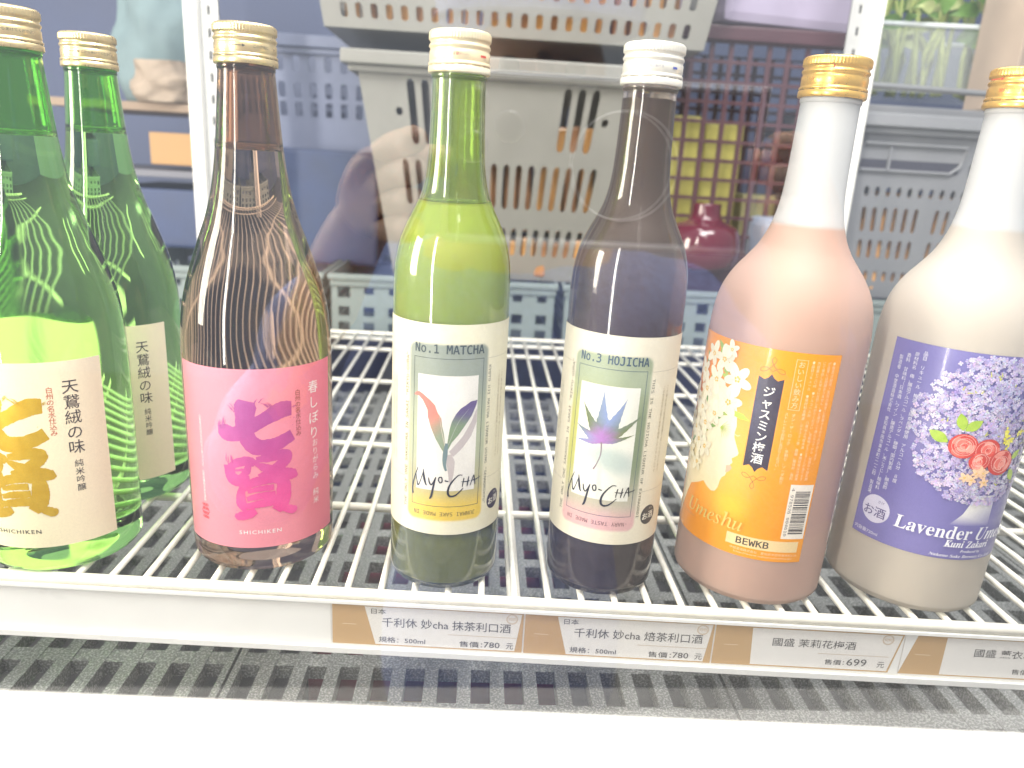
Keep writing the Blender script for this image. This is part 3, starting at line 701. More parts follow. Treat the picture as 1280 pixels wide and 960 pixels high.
for i, (cx, cz, sc_) in enumerate(((-12, 109, 8), (1, 108, 7.5), (11, 101, 8.5), (-2, 101, 6))):
    disc(mb, cx, cz, sc_*.95, sc_*.9, (.62, .06, .05), 1.25+i*.12, 24)
    for j in range(15):
        a = rl.uniform(0, 6.28); q = rl.uniform(.12, .82); rr = sc_*q
        disc(mb, cx+cos(a)*rr, cz+sin(a)*rr*.9, sc_*.33, sc_*.17, mixc((.78, .08, .06), (.93, .42, .34), rl.random()), 1.26+i*.12+j*.006, 12, a+pi/2)
    for j in range(4):
        ring(mb, cx+rl.uniform(-1, 1), cz+rl.uniform(-1, 1), sc_*(.25+.17*j), .22, (.93, .55, .48), 1.36+i*.12, 20)
for i in range(7):
    petal_flower(mb, rl.uniform(-10, 6), rl.uniform(89, 97), 2.6, rl.uniform(0, 6), 1.85+i*.05, (.93, .62, .40))
for i in range(46):
    t = rl.random(); x = (8+6*t if i % 2 else 10+13*t)+rl.gauss(0, .9); z = (122-16*t if i % 2 else 112+8*t)+rl.gauss(0, .9)
    disc(mb, x, z, .8, .8, mixc((.80, .70, .02), (.90, .85, .20), rl.random()), 1.3+i*.001, 8)
mb.build('bouquet_art', INK_GLOSS, lab6, color=True, mp=wrap(R6))
mb = MB(); wh = (.78, .77, .86)
for i, (s_, zt, zb) in enumerate((('製造者　中埜酒造株式会社　愛知県半田市東本町二―二四　製造場', 152.5, 66), ('香料　甘味料（日本酒、ワイン、醸造アルコール、米こうじ）酸味料', 154.5, 70), ('原材料名　梅、醸造アルコール、ラベンダー、糖類（国内製造）、醸造酢', 156, 72), ('品目　リキュール　梅酒　沖縄県産梅使用　アルコール分　８度', 157.5, 78))):
    put_text(mb, s_, -54+i*4.4, (zt+zb)/2, h=zt-zb, w=2.5, col=wh, vertical=True, lay=.5)
disc(mb, -48, 57.8, 8.7, 8.7, (.66, .64, .78), .05, 40)
put_text(mb, 'お酒', -48.2, 56.2, w=13.6, h=6.6, col=(.09, .07, .22), lay=.1, bold=.006)
put_text(mb, 'さけ', -45.2, 62.8, h=1.9, col=(.09, .07, .22), lay=.1)
put_text(mb, '内容量720ml', -51, 42.6, w=15.5, h=2.5, col=wh, lay=.1)
put_text(mb, '𝐋𝐚𝐯𝐞𝐧𝐝𝐞𝐫 𝑼𝒎𝒆𝒔𝒉𝒖', 3.2, 56.6, w=78, h=8.4, col=(.88, .87, .92), lay=1.2, shear=.12)
put_text(mb, '𝑲𝒖𝒏𝒊 𝒁𝒂𝒌𝒂𝒓𝒊', 5.5, 49.6, w=28, h=4.6, col=(.88, .87, .92), lay=1.2, bold=.01)
put_text(mb, '𝑷𝒓𝒐𝒅𝒖𝒄𝒆𝒅 𝒃𝒚', 8, 44.9, w=13, h=2.2, col=(.88, .87, .92), lay=1.2)
put_text(mb, '𝑵𝒂𝒌𝒂𝒏𝒐 𝑺𝒂𝒌𝒆 𝑩𝒓𝒆𝒘𝒆𝒓𝒚 𝑪𝒐.,𝑳𝒕𝒅.', 5, 41.6, w=40, h=2.4, col=(.88, .87, .92), lay=1.2)
mb.build('label_text', INK_GLOSS, lab6, color=True, mp=wrap(R6))

# ------------------------------------------------------------------ case materials
WHITE = mat('white_coated_steel', (.80, .79, .75), .3, 0, .04, 40, .05)
FRAMEW = mat('white_painted_frame', (.84, .82, .78), .35, 0, .03, 25, .05)
WIREM = mat('cream_plastic_coated_wire', (.82, .79, .70), .32, 0, .08, 120, .08)
RAILM = mat('white_plastic_rail', (.90, .90, .88), .25, 0, .03, 60)
POSTM = mat('grey_slotted_steel', (.50, .50, .49), .4, .2, .06, 60)
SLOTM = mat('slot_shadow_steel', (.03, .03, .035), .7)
def speckle(name, c1, c2, scale=700, rough=.45):
    M = mat(name, c1, rough); t = M.node_tree; b = t.nodes['Principled BSDF']
    tx = t.nodes.new('ShaderNodeTexCoord'); n = t.nodes.new('ShaderNodeTexNoise'); n.inputs['Scale'].default_value = scale; n.inputs['Detail'].default_value = 2
    r = t.nodes.new('ShaderNodeValToRGB'); r.color_ramp.elements[0].position = .47; r.color_ramp.elements[0].color = (*c1, 1)
    r.color_ramp.elements[1].position = .62; r.color_ramp.elements[1].color = (*c2, 1)
    t.links.new(tx.outputs['Object'], n.inputs[0]); t.links.new(n.outputs[0], r.inputs[0]); t.links.new(r.outputs[0], b.inputs['Base Color'])
    bp = t.nodes.new('ShaderNodeBump'); bp.inputs['Strength'].default_value = .5; bp.inputs['Distance'].default_value = .0005
    t.links.new(n.outputs[0], bp.inputs['Height']); t.links.new(bp.outputs[0], b.inputs['Normal'])
    return M
GRATEM = speckle('speckled_grey_plastic', (.15, .155, .155), (.36, .37, .36))

ANG = -.047
def front(s, y=0., z=0.):      # s along the front edge, y behind the front edge
    c, q = cos(ANG), sin(ANG); s0 = s-44
    return (44+s0*c-y*q, -35.5+s0*q+y*c, z)

# wire shelf
shelf = empty('wire_shelf', (0, 0, 0), label='cream coated wire shelf carrying all seven bottles', cat='shelf')
WR = 2.0
wm = None
def yfront(x): return -35.5-.047*(x-44)
for k in range(-26, 52):
    x = 6+20*k
    y0 = yfront(x); L = 640-y0
    if wm is None:
        mb = MB(); tube(mb, [(0, 0, 0), (0, 676, 0)], WR, 10)
        o = mb.build('wire', WIREM, shelf, (x, y0, -.1), smooth=True); wm = o.data
    else:
        o = link('wire', wm, shelf, (x, y0, -.1)); o.scale.y = L/676
    if k == -26: o.scale.y = L/676
bm0 = None
for i, y in enumerate((85, 211, 248, 410, 560, 618)):
    mb = MB(); tube(mb, [(-560, y+26, -4.3), (44, y, -4.3), (1040, y-2, -4.3)], 2.7 if y != 85 else 3.2, 12)
    mb.build('cross_bar', WIREM, shelf, smooth=True)
mb = MB(); tube(mb, [(-560, 646, -1), (1040, 646, -1)], 3, 12); mb.build('rear_bar', WIREM, shelf, smooth=True)
# one heavy lengthwise stiffener under the wires (seen just right of the centre)
mb = MB(); tube(mb, [(46, -30, -6), (46, 640, -6)], 4.2, 12); mb.build('stiffener', WIREM, shelf, smooth=True)
mb = MB(); tube(mb, [front(-560, -1, -.8), front(1000, -1, -.8)], 3.4, 14); mb.build('front_bar', WIREM, shelf, smooth=True)

# price rail
rail = empty('price_rail', front(44), label='long white ticket rail along the front of the wire shelf', cat='rail')
rail.rotation_euler = (0, 0, ANG)
mb = MB(); mb.box((-600, -1.6, -37), (1000, .4, -4.6)); mb.build('rail_back', RAILM, rail, bevel=.3)
mb = MB()
prof = [(-5.4, -35.4), (-5.4, -39.4), (2, -39.4), (2, -37.2), (-3.6, -37.2), (-4.2, -35.0)]
vs = [(x, p[0], p[1]) for x in (-600, 1000) for p in prof]; n = len(prof)
mb.add(vs, [(i, (i+1) % n, n+(i+1) % n, n+i) for i in range(n)]+[tuple(range(n))[::-1], tuple(range(n, 2*n))])
mb.build('bottom_lip', RAILM, rail, bevel=.3)
mb = MB(); mb.box((-600, -4.6, -6.2), (1000, -1.7, -3.9)); mb.build('top_lip', RAILM, rail, bevel=.3)
CLEAR = mat('clear_film', (1, 1, 1), .06, Alpha=.10, Specular_IOR_Level=.5)
mb = MB(); mb.add([(-600, -4.3, -35.2), (1000, -4.3, -35.2), (1000, -2.9, -6.4), (-600, -2.9, -6.4)], [(0, 1, 2, 3)]); mb.build('clear_cover', CLEAR, rail)

BRN = (.56, .34, .12); CARD = (.86, .84, .81); INKC = (.05, .045, .05)
def yface(z): return -3.4
def price_tag(s0, s1, label, country, name, spec, price, lead=True, big=False, shape=0):
    root = empty('price_tag', front(0), (0, 0, 0), label, 'price tag', 'price tags in the shelf rail'); root.location = Vector(front(s0, 0, 0))*S; root.rotation_euler = (0, 0, ANG)
    Wd = s1-s0; zt, zb = -6.9, -34.6
    mb = MB(); mb.box((0.2, -2.05, zb), (Wd-.2, -1.7, zt), BRN); mb.build('tag_card', INK_GLOSS, root, color=True)
    mb = MB(); T = lambda t, x, z, w_, h_: put_text(mb, t, x, z, w=w_, h=h_, col=INKC, lay=-2.25, bold=.004)
    bare = (.88, .88, .86)
    if shape == 0:
        pts = [(26, zb+.8), (Wd-4.6, zb+.8), (Wd-1.2, zt-1.4), (19.5, zt-1.4)]
        T(name, 68.5, -18.3, 77, 6.4); T(country, 27.8, -11.2, 8.8, 3.7); T(spec, 42, -30.4, 28, 4.0)
        T('售價：', Wd-31, -30.6, 14, 3.9); T(price, Wd-18.4, -30.3, 9.6, 3.9); T('元', Wd-7.6, -30.5, 4.4, 4.2)
        rect(mb, Wd-45, Wd-3.6, -24.8, -24.55, (.55, .38, .22), -2.2); qx = Wd-7
    elif shape == 1:
        pts = [(23.5, zb+.9), (Wd-6.8, zb+.9), (Wd-1.2, zt-1.6), (22, zt-1.6)]
        poly(mb, [(Wd-5.8, zb), (Wd, zb), (Wd, zt)], bare, -2.12)
        T(name, 60, -17.2, 50, 5.6); T('售價：', 74, -29.2, 12, 3.6); T(price, 87.4, -28.6, 12, 5.0); T('元', 102, -29.4, 4.4, 4.2)
        rect(mb, Wd-50, Wd-7, -23.8, -23.55, (.55, .38, .22), -2.2); qx = Wd-9.5
    else:
        pts = [(25, zb+.8), (Wd-5, zb+.8), (Wd-1.4, zt-1.4), (25, zt-1.4)]
        poly(mb, [(0, zt), (0, zb), (7.6, zt)], bare, -2.12)
        T(name, 68, -17.4, 50, 5.6); T('售價：', 74, -29.2, 12, 3.6); T(price, 88, -28.6, 12, 5.0); qx = Wd-9
    poly(mb, pts, CARD, -2.1)
    rect(mb, 8 if shape == 2 else 6, 17 if shape == 2 else 14.5, zt-14.1, zt-13.7, (.80, .62, .40), -2.15)
    ring(mb, qx, -11.8, 3.4, .28, (.62, .42, .22), -2.2); ring(mb, qx, -11.8, 2.9, .18, (.62, .42, .22), -2.2)
    put_text(mb, '切切', qx, -11.8, h=2, col=(.62, .42, .22), lay=-2.2)
    mb.build('tag_print', INK_GLOSS, root, color=True)
    return root
price_tag(-62.5, 52, 'price tag under the green bottle, name ends 抹茶利口酒, 780', '日本', '千利休 妙cha 抹茶利口酒', '規格：500ml', '780')
price_tag(52.6, 166, 'price tag under the dark brown bottle, name ends 焙茶利口酒, 780', '日本', '千利休 妙cha 焙茶利口酒', '規格：500ml', '780')
price_tag(166.6, 279.6, 'price tag under the orange labelled bottle, jasmine plum wine, 699', '', '國盛 茉莉花梅酒', '', '699', shape=1)
price_tag(280, 400, 'price tag at the right edge of the rail, lavender plum wine', '', '國盛 薰衣草梅酒', '', '699', shape=2)
# plain insert strip at the left
mb = MB(); mb.box((-330, -2.0, -34.6), (-63.2, -1.7, -6.9)); s_ = mb.build('rail_insert', mat('blank_insert', (.88, .88, .86), .3, 0, .04, 30), None, bevel=.05)
s_.location = Vector(front(0, 0, 0))*S; s_.rotation_euler = (0, 0, ANG)
tag(s_, 'blank white insert strip at the left end of the ticket rail', 'insert')

# white front frame of the case, below the rail and nearer
def fr_pt(x, y, z): return (x, y, z)
FY, FZ = -200, 60.3
frame = empty('case_front_frame', (24, FY, FZ), (0, 0, -.03), 'broad white front frame of the display case along the bottom', 'frame')
mb = MB(); mb.box((-560, -62, -140), (760, 0, 0)); mb.build('frame_rail', FRAMEW, frame, bevel=2.2)

# grey floor grating below the shelf: tiles of slotted plastic
def grate_tile(W, D, px, rows, th=9, bar=8.2):
    mb = MB(); nx = int(W/px)
    xs = [(W*(i)/nx) for i in range(nx+1)]
    for i, x in enumerate(xs):
        hw = bar/2 if 0 < i < nx else bar/2
        mb.box((x-hw if i else 0, 0, -th), (x+hw if i < nx else W, D, 0))
    for (a, b) in rows:
        for i in range(nx):
            mb.box((xs[i]+(bar/2 if i else bar/2), a, -th), (xs[i+1]-bar/2, b, -.05))
    return mb

# ------------------------------------------------------------------ floor grating and things below the shelf
tiles = 'grey floor grating tiles under the shelf'
for i, (x0, lab_) in enumerate(((-468, 'grey speckled plastic grating tile at the left, below the blank strip'), (-136, 'grey speckled plastic grating tile below the middle of the shelf'), (196, 'grey speckled plastic grating tile at the right, below the lavender bottle'), (528, 'grey speckled plastic grating tile beyond the right bottle'))):
    W, D, px, bw = 330, 690, 22, 9.0
    mb = MB(); nx = int(W/px)
    rnd = random.Random(i)
    for j in range(nx+1):
        x = j*px; mb.box((max(0, x-bw/2), -60, -11), (min(W, x+bw/2), D-60, 0))
    y = -36
    while y < D-70:
        for j in range(nx):
            mb.box((j*px+bw/2, y, -10.5), ((j+1)*px-bw/2, y+13, -.4))
        y += 46
    g = mb.build('floor_grating', GRATEM, None, (x0, 0, -84)); tag(g, lab_, 'floor grating', tiles)
def simple(name, lab_, cat, a, b, m, bev=1.5, rz=0, loc=None):
    mb = MB(); c = ((a[0]+b[0])/2, (a[1]+b[1])/2, a[2])
    mb.box((a[0]-c[0], a[1]-c[1], 0), (b[0]-c[0], b[1]-c[1], b[2]-a[2]))
    o = mb.build(name, m, None, c, bevel=bev); o.rotation_euler.z = rz
    return tag(o, lab_, cat)
MAROON = mat('maroon_card', (.16, .035, .06), .5, 0, .2, 40)
NAVY = mat('navy_plastic', (.03, .05, .13), .45, 0, .15, 30)
PALEB = mat('pale_carton', (.62, .60, .54), .6, 0, .1, 40)
TANB = mat('tan_carton', (.42, .30, .18), .65, 0, .12, 40)
simple('carton', 'maroon carton lying below the shelf under the green bottle', 'carton', (-95, 40, -150), (95, 330, -108), MAROON)
simple('carton', 'navy carton below the shelf between the green and pink bottles, further back', 'carton', (-260, 360, -150), (40, 600, -104), NAVY)
simple('carton', 'navy carton below the shelf behind the dark brown bottle', 'carton', (70, 345, -150), (420, 620, -106), NAVY)
for i, (x0, x1, m_, l_) in enumerate(((-236, -196, PALEB, 'pale carton under the grating, leftmost of the row at the front'), (-186, -150, TANB, 'tan carton under the grating, second of the front row'), (-130, -60, PALEB, 'pale carton under the grating below the first price tag'), (-52, -6, TANB, 'tan carton under the grating below the middle of the first price tag'), (2, 60, PALEB, 'pale carton under the grating below the gap of the first two tags'), (92, 134, TANB, 'tan carton under the grating below the second price tag'), (160, 230, PALEB, 'pale carton under the grating below the jasmine price tag'), (262, 330, TANB, 'tan carton under the grating at the right end'))):
    simple('carton', l_, 'carton', (x0, -46, -160), (x1, 12, -112-(i % 3)*5), m_)

# case floor and back wall
FLOORM = mat('dark_case_floor', (.10, .10, .11), .6, 0, .2, 8); BACKM = mat('blue_grey_panel', (.07, .09, .17), .6, 0, .12, 6)
mb = MB(); mb.box((-1400, -190, -172), (1800, 1500, -162)); tag(mb.build('floor', FLOORM), kind='structure')
mb = MB(); mb.box((-1400, 1300, -162), (1800, 1310, 1300)); tag(mb.build('back_wall', BACKM), kind='structure')

# ------------------------------------------------------------------ perforated baskets
def hole_loop(cx, cz, hw, hh, n=4):
    r = min(hw, hh)*.999; pts = []
    for qx, qz, a0 in ((1, 1, 0), (-1, 1, 90), (-1, -1, 180), (1, -1, 270)):
        for k in range(n+1):
            a = radians(a0+90*k/n); pts.append((cx+qx*(hw-r)+r*cos(a), cz+qz*(hh-r)+r*sin(a)))
    return pts
def cell(mb, x0, x1, z0, z1, hole, th, mp):
    """one rectangle of a wall with an optional rounded hole; mp((x, depth, z)) places it"""
    if hole is None:
        vs = [mp((x, d, z)) for d in (0, th) for x, z in ((x0, z0), (x1, z0), (x1, z1), (x0, z1))]
        mb.add(vs, [(0, 1, 2, 3), (7, 6, 5, 4)]); return
    cx, cz, hw, hh = hole[:4]; sq = hole[4] if len(hole) > 4 else 0
    lp = hole_loop(cx, cz, hw, hh) if not sq else [(cx+hw*sx_, cz+hh*sz_) for sx_, sz_ in ((1, -1), (1, 1), (-1, 1), (-1, -1))]
    n = len(lp); out = []
    for hx, hz in lp:
        dx, dz = hx-cx, hz-cz
        # push the outline point to the rectangle
        if sq: out.append((x1 if dx > 0 else x0, z1 if dz > 0 else z0)); continue
        k = n//4
        out.append(None)
    if not sq:
        k = n//4
        corners = [(x1, z1), (x0, z1), (x0, z0), (x1, z0)]
        for q in range(4):
            for j in range(k):
                i = q*k+j; hx, hz = lp[i]; c = corners[q]; mid = k//2
                if j == mid: out[i] = c
                elif (j < mid) == (q in (0, 2)): out[i] = (c[0], hz)
                else: out[i] = (hx, c[1])
    vs = [mp((x, 0, z)) for x, z in lp]+[mp((x, 0, z)) for x, z in out]+[mp((x, th, z)) for x, z in lp]+[mp((x, th, z)) for x, z in out]
    fs = []
    for i in range(n):
        j = (i+1) % n
        fs += [(i, n+i, n+j, j), (2*n+j, 3*n+j, 3*n+i, 2*n+i), (i, j, 2*n+j, 2*n+i)]
    mb.add(vs, fs)
def wall(mb, xs, zs, holes, th, mp):
    """xs, zs grid lines; holes[(i, j)] = (hw, hh[, square])"""
    for i in range(len(xs)-1):
        for j in range(len(zs)-1):
            h = holes.get((i, j)) if isinstance(holes, dict) else holes(i, j)
            hole = None if h is None else ((xs[i]+xs[i+1])/2, (zs[j]+zs[j+1])/2)+tuple(h)
            cell(mb, xs[i], xs[i+1], zs[j], zs[j+1], hole, th, mp)
def lin(a, b, n): return [a+(b-a)*i/n for i in range(n+1)]
BK = mat('grey_basket_plastic', (.215, .21, .19), .42, 0, .06, 20, .03)
BK2 = mat('grey_green_basket_plastic', (.20, .24, .235), .45, 0, .07, 20)
BK3 = mat('cool_grey_basket_plastic', (.24, .245, .26), .42, 0, .06, 20)
BKB = mat('blue_grey_basket_plastic', (.19, .22, .34), .45, 0, .08, 20)
REFL_MAROON = mat('maroon_reflection', (.075, .03, .04), .45, 0, .1, 20)

def basket(loc, Wb, Wt, Db, Dt, H, front_grid, m, label, group=None, rim=16, rimh=18, rz=0, side=True, th=3.):
    """tapered basket. front_grid = (xs in -1..1, zs in 0..1, holes) ; centre bottom at loc"""
    root = empty('basket', loc, (0, 0, rz), label, 'basket', group)
    def mpf(sgn, axis):
        def f(p):
            u, d, z = p; t = z
            hw = (Wb*(1-t)+Wt*t)/2; hd = (Db*(1-t)+Dt*t)/2
            if axis == 'y': return (u*hw*(1 if sgn < 0 else -1), sgn*(hd-d), z*H)
            return (sgn*(hw-d), u*hd*(1 if sgn > 0 else -1), z*H)
        return f
    xs, zs, holes = front_grid
    hs = {k: (v[0]/(Wt/2), v[1]/H)+tuple(v[2:]) for k, v in holes.items()} if isinstance(holes, dict) else holes
    mb = MB(); wall(mb, xs, zs, hs, th, mpf(-1, 'y')); mb.build('front_wall', m, root, weld=True)
    mb = MB(); wall(mb, xs, zs, hs, th, mpf(1, 'y')); mb.build('rear_wall', m, root, weld=True)
    for s_ in (-1, 1):
        mb = MB(); xs2 = lin(-1, 1, 11); zs2 = lin(0, 1, 5)
        wall(mb, xs2, zs2, lambda i, j: (.05, .075) if 0 < i < 10 and 0 < j < 4 else None, th, mpf(s_, 'x')); mb.build('side_wall', m, root, weld=True)
    mb = MB(); mb.box((-Wb/2, -Db/2, 0), (Wb/2, Db/2, 3)); mb.build('base', m, root)
    # rolled rim
    mb = MB()
    for z0_, z1_, o in ((H-rimh, H, rim), (H-rimh-9, H-rimh, rim*.45)):
        hw, hd = Wt/2, Dt/2
        for a, b in (((-hw-o, -hd-o), (hw+o, -hd)), ((-hw-o, hd), (hw+o, hd+o)), ((-hw-o, -hd+.2), (-hw, hd-.2)), ((hw, -hd+.2), (hw+o, hd-.2))):
            mb.box((a[0], a[1], z0_), (b[0], b[1], z1_))
    mb.build('rim', m, root, bevel=2.5)
    return root
# main basket
nx = 20
xs = lin(-1, 1, nx); zs = [0, .11, .26, .33, .56, .61, .90, 1]
H_ = {}
for i in range(1, nx-1):
    a = i
    if 4 <= i <= nx-3: H_[(i, 1)] = (5, 20)
    H_[(i, 3)] = (5, 31) if 2 <= i <= nx-3 else (5, 31)
    if i in (3, 4, 5) or i in (nx-6, nx-5, nx-4): H_[(i, 5)] = (5.6, 42)
H_[(2, 5)] = (5, 5); H_[(nx-3, 5)] = (5, 5)
for i in (1, nx-2): H_.pop((i, 3), None); H_.pop((i, 1), None)
main = basket((40, 830, 80), 300, 404, 270, 330, 300, (xs, zs, H_), BK, 'large grey perforated basket standing behind the green and brown bottles', 'grey perforated baskets')
# round embossed rings on its front
# upper basket
nx = 26
xs = lin(-1, 1, nx); zs = [0, .05, .16, .22, .42, .48, .68, .74, .92, 1]
H_ = {(i, j): (5, {1: 9, 3: 18, 5: 18, 7: 16}[j]) for i in range(1, nx-1) for j in (1, 3, 5, 7)}
basket((52, 800, 404), 500, 560, 300, 350, 200, (xs, zs, H_), BK, 'grey basket with oval holes stacked on top of the large middle basket', 'grey perforated baskets')
# row of low crates behind the shelf
def low_crate(x0, W, lab_):
    nx = 9; xs = lin(-1, 1, nx); zs = [0, .10, .28, .34, .52, .60, .90, 1]
    H_ = {}
    for i in range(nx):
        if i == 4: continue
        H_[(i, 1)] = (8, 7, 1); H_[(i, 3)] = (8, 7, 1)
        if i in (0, 1, 2, 6, 7, 8): H_[(i, 5)] = (7, 5, 1) if i % 3 else (9, 11, 1)
    r = basket((x0+W/2, 790, -16), W-14, W-14, 240, 240, 96, (xs, zs, H_), BK2, lab_, 'grey green low crates behind the shelf', rim=5, rimh=9, th=2.5)
    return r
low_crate(-505, 300, 'low grey green crate at the far left behind the pink bottle')
low_crate(-204, 340, 'low grey green crate under the left half of the large basket')
low_crate(138, 300, 'low grey green crate behind the dark brown bottle')
low_crate(440, 330, 'low grey green crate under the right hand basket')
# right basket
nx = 20; xs = lin(-1, 1, nx); zs = [0, .08, .17, .22, .34, .37, .52, .555, .64, .69, .78, .81, .90, 1]
H_ = {}
for i in range(1, nx-1):
    H_[(i, 1)] = (3.6, 8); 
    if i != 7: H_[(i, 3)] = (3.8, 14); H_[(i, 5)] = (3.8, 18)
    H_[(i, 7)] = (4, 7)
for i in (10, 11): H_[(i, 9)] = (4, 9)
for i in (11, 12): H_[(i, 11)] = (4, 9)
rb_ = basket((708, 830, 80), 280, 350, 270, 330, 262, (xs, zs, H_), BK3, 'grey basket with a hand opening, behind the two frosted bottles', 'grey perforated baskets')
# framed hand opening
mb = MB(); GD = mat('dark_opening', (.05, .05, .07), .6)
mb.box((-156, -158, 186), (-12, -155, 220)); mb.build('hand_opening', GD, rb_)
mb = MB(); tube(mb, [(-156, -164, 222), (-8, -164, 222), (-12, -161, 196), (-24, -159, 186), (-156, -159, 186)], 2.2, 8); mb.box((-118, -163, 186), (-115, -157, 222)); mb.build('opening_frame', BK3, rb_)
# left blurred basket, further back
nx = 18; xs = lin(-1, 1, nx); zs = [0, .3, .42, .46, .60, .66, .86, 1]
H_ = {(i, j): (6, 12) for i in range(1, nx-1) for j in (1, 3, 5)}
basket((-250, 1010, 250), 420, 470, 240, 280, 170, (xs, zs, H_), BKB, 'blue grey basket far behind the pink bottle', 'grey perforated baskets')
simple('storage_box', 'dark navy storage box behind the pink bottle', 'box', (-330, 820, 70), (-150, 1080, 250), NAVY, 6)
simple('storage_box', 'blue grey storage box between the pink bottle and the large basket', 'box', (-300, 860, -20), (-60, 1000, 70), mat('denim_plastic', (.14, .18, .34), .6, 0, .2, 15), 6)

# contents seen through the holes: rows of orange brown packets and dark gaps
ORG = mat('orange_packet', (.66, .33, .10), .35, 0, .25, 30, Coat_Weight=.5); ORG2 = mat('brown_packet', (.36, .17, .07), .4, 0, .3, 30); DKP = mat('dark_packet', (.05, .045, .05), .5)
WHP = mat('white_packet', (.75, .75, .72), .4)
ORD = ['leftmost']+[q+' from the left' for q in 'second third fourth fifth sixth seventh eighth ninth tenth eleventh twelfth thirteenth fourteenth fifteenth sixteenth seventeenth eighteenth nineteenth twentieth twenty-first twenty-second twenty-third twenty-fourth twenty-fifth'.split()]
def packets(x0, x1, y, z0, z1, w, zone, seed, step=1.12):
    rnd = random.Random(seed); x = x0; n = 0; src = {}
    while x < x1:
        m_ = rnd.choice([ORG, ORG, ORG2])
        key = m_.name
        if key not in src:
            mb = MB(); mb.box((-w/2, -18, 0), (w/2, 18, z1-z0)); o = mb.build('packet', m_, None, (x, y, z0), bevel=w*.22); src[key] = o.data
        else: o = link('packet', src[key], None, (x, y+rnd.uniform(-3, 3), z0+rnd.uniform(-2, 5)))
        o.rotation_euler = (rnd.uniform(-.04, .04), rnd.uniform(-.03, .03), rnd.uniform(-.1, .1))
        tag(o, zone % ORD[n], 'packet', 'packets in the baskets'); x += w*step*rnd.uniform(.95, 1.1); n += 1
packets(10, 170, 712, 86, 138, 17, 'short orange brown packet low in the large middle basket, %s', 1)
packets(-10, 190, 725, 150, 300, 19, 'tall orange brown packet in the large middle basket, %s', 2)
packets(-170, 270, 712, 410, 580, 20, 'orange brown packet in the upper stacked basket, %s', 3)
packets(590, 830, 712, 86, 232, 19, 'orange brown packet in the right hand basket, %s', 4)
simple('box', 'dark box inside the large middle basket at its left', 'box', (-110, 720, 86), (-30, 900, 350), DKP, 3)

# slotted uprights
def upright(x, y, z0, z1, side, label):
    r = empty('slotted_upright', (x, y, z0), (0, 0, ANG), label, 'upright', 'slotted steel uprights')
    H = z1-z0
    mb = MB(); mb.box((-8, -10, 0), (8, 22, H)); mb.build('white_edge', FRAMEW, r, bevel=.8)
    n = int(H/27); zs = [0]
    for i in range(n): zs += [i*27+9, i*27+21]
    zs = zs[:-0 or None]; zs.append(H)
    xs = [0, 9, 15, 24]
    mb = MB()
    off = 8.2 if side > 0 else -32.2
    wall(mb, xs, zs, lambda i, j: (1.7, 5.2, 1) if i == 1 and j % 2 == 1 and j < len(zs)-2 else None, 2, lambda p: (p[0]+off, 2+p[1], p[2]))
    mb.build('slotted_face', POSTM, r)
    mb = MB(); mb.box((off+.3, 6, 0), (off+23.7, 7, H)); mb.build('slot_shade_sheet', SLOTM, r)  # near-black sheet: shade inside the slots put into the colour
    return r
upright(-366, 652, -60, 640, 1, 'white and grey slotted upright behind the pink bottle at the left')
upright(527, 652, -60, 640, -1, 'white and grey slotted upright behind the orange labelled bottle')
# horizontal rail at the right
mb = MB(); tube(mb, [(0, 0, 0), (330, -8, -5)], 4.2, 12); o = mb.build('hanging_rail', mat('dull_chrome', (.5, .5, .5), .3, .9), None, (540, 655, 376)); tag(o, 'dull metal rail running right from the right upright', 'rail')

# left side behind the green bottles
WOODM = mat('tan_board', (.28, .20, .14), .6, 0, .15, 12)
simple('shelf_board', 'tan shelf board under the blue grey bag at the left', 'shelf board', (-640, 800, 292), (-400, 1050, 304), WOODM, 1)
simple('wooden_block', 'orange wooden block on the lower level at the left', 'block', (-500, 812, 214), (-434, 900, 262), mat('orange_wood', (.42, .24, .09), .55, 0, .1, 10), 2)
simple('shelf_board', 'dark shelf board under the orange wooden block', 'shelf board', (-640, 790, 196), (-400, 1050, 206), mat('dark_board', (.16, .16, .19), .5), 1)
simple('storage_box', 'navy crate behind the second green bottle', 'box', (-580, 800, 88), (-425, 1040, 178), NAVY, 5)
# crumpled cloth bag
mb = MB(); n1, n2 = 48, 30; vs = []
for j in range(n2+1):
    for i in range(n1):
        a = 2*pi*i/n1; t = j/n2
        r = 1-.25*(abs(t-.45)*1.6)**2.2
        p = Vector((cos(a)*74*r, sin(a)*60*r, t*210))
        d = 1+.20*noise.noise(Vector((cos(a)*1.3, sin(a)*1.3, t*2.4)))+.09*noise.noise(Vector((cos(a)*4, sin(a)*4, t*6)))
        vs.append((p.x*d+.0, p.y*d, p.z+6*noise.noise(Vector((a, t*3, 1)))))
mb.add(vs, [(j*n1+i, j*n1+(i+1) % n1, (j+1)*n1+(i+1) % n1, (j+1)*n1+i) for j in range(n2) for i in range(n1)]+[tuple(range(n1))[::-1]])
o = mb.build('bag', mat('blue_grey_cloth', (.17, .24, .26), .7, 0, .15, 25, .3), None, (-498, 900, 306), smooth=True); tag(o, 'crumpled blue grey bag on the tan board at the upper left', 'bag')
mb = MB(); vs = [(v[0]*.66, v[1]*.7, v[2]*.28) for v in vs]
mb.add(vs, [(j*n1+i, j*n1+(i+1) % n1, (j+1)*n1+(i+1) % n1, (j+1)*n1+i) for j in range(n2) for i in range(n1)]+[tuple(range(n1))[::-1]])
o = mb.build('bag', mat('tan_paper', (.34, .27, .21), .7, 0, .2, 30, .4), None, (-470, 822, 305), smooth=True); tag(o, 'small tan paper bag in front of the blue grey bag', 'bag')

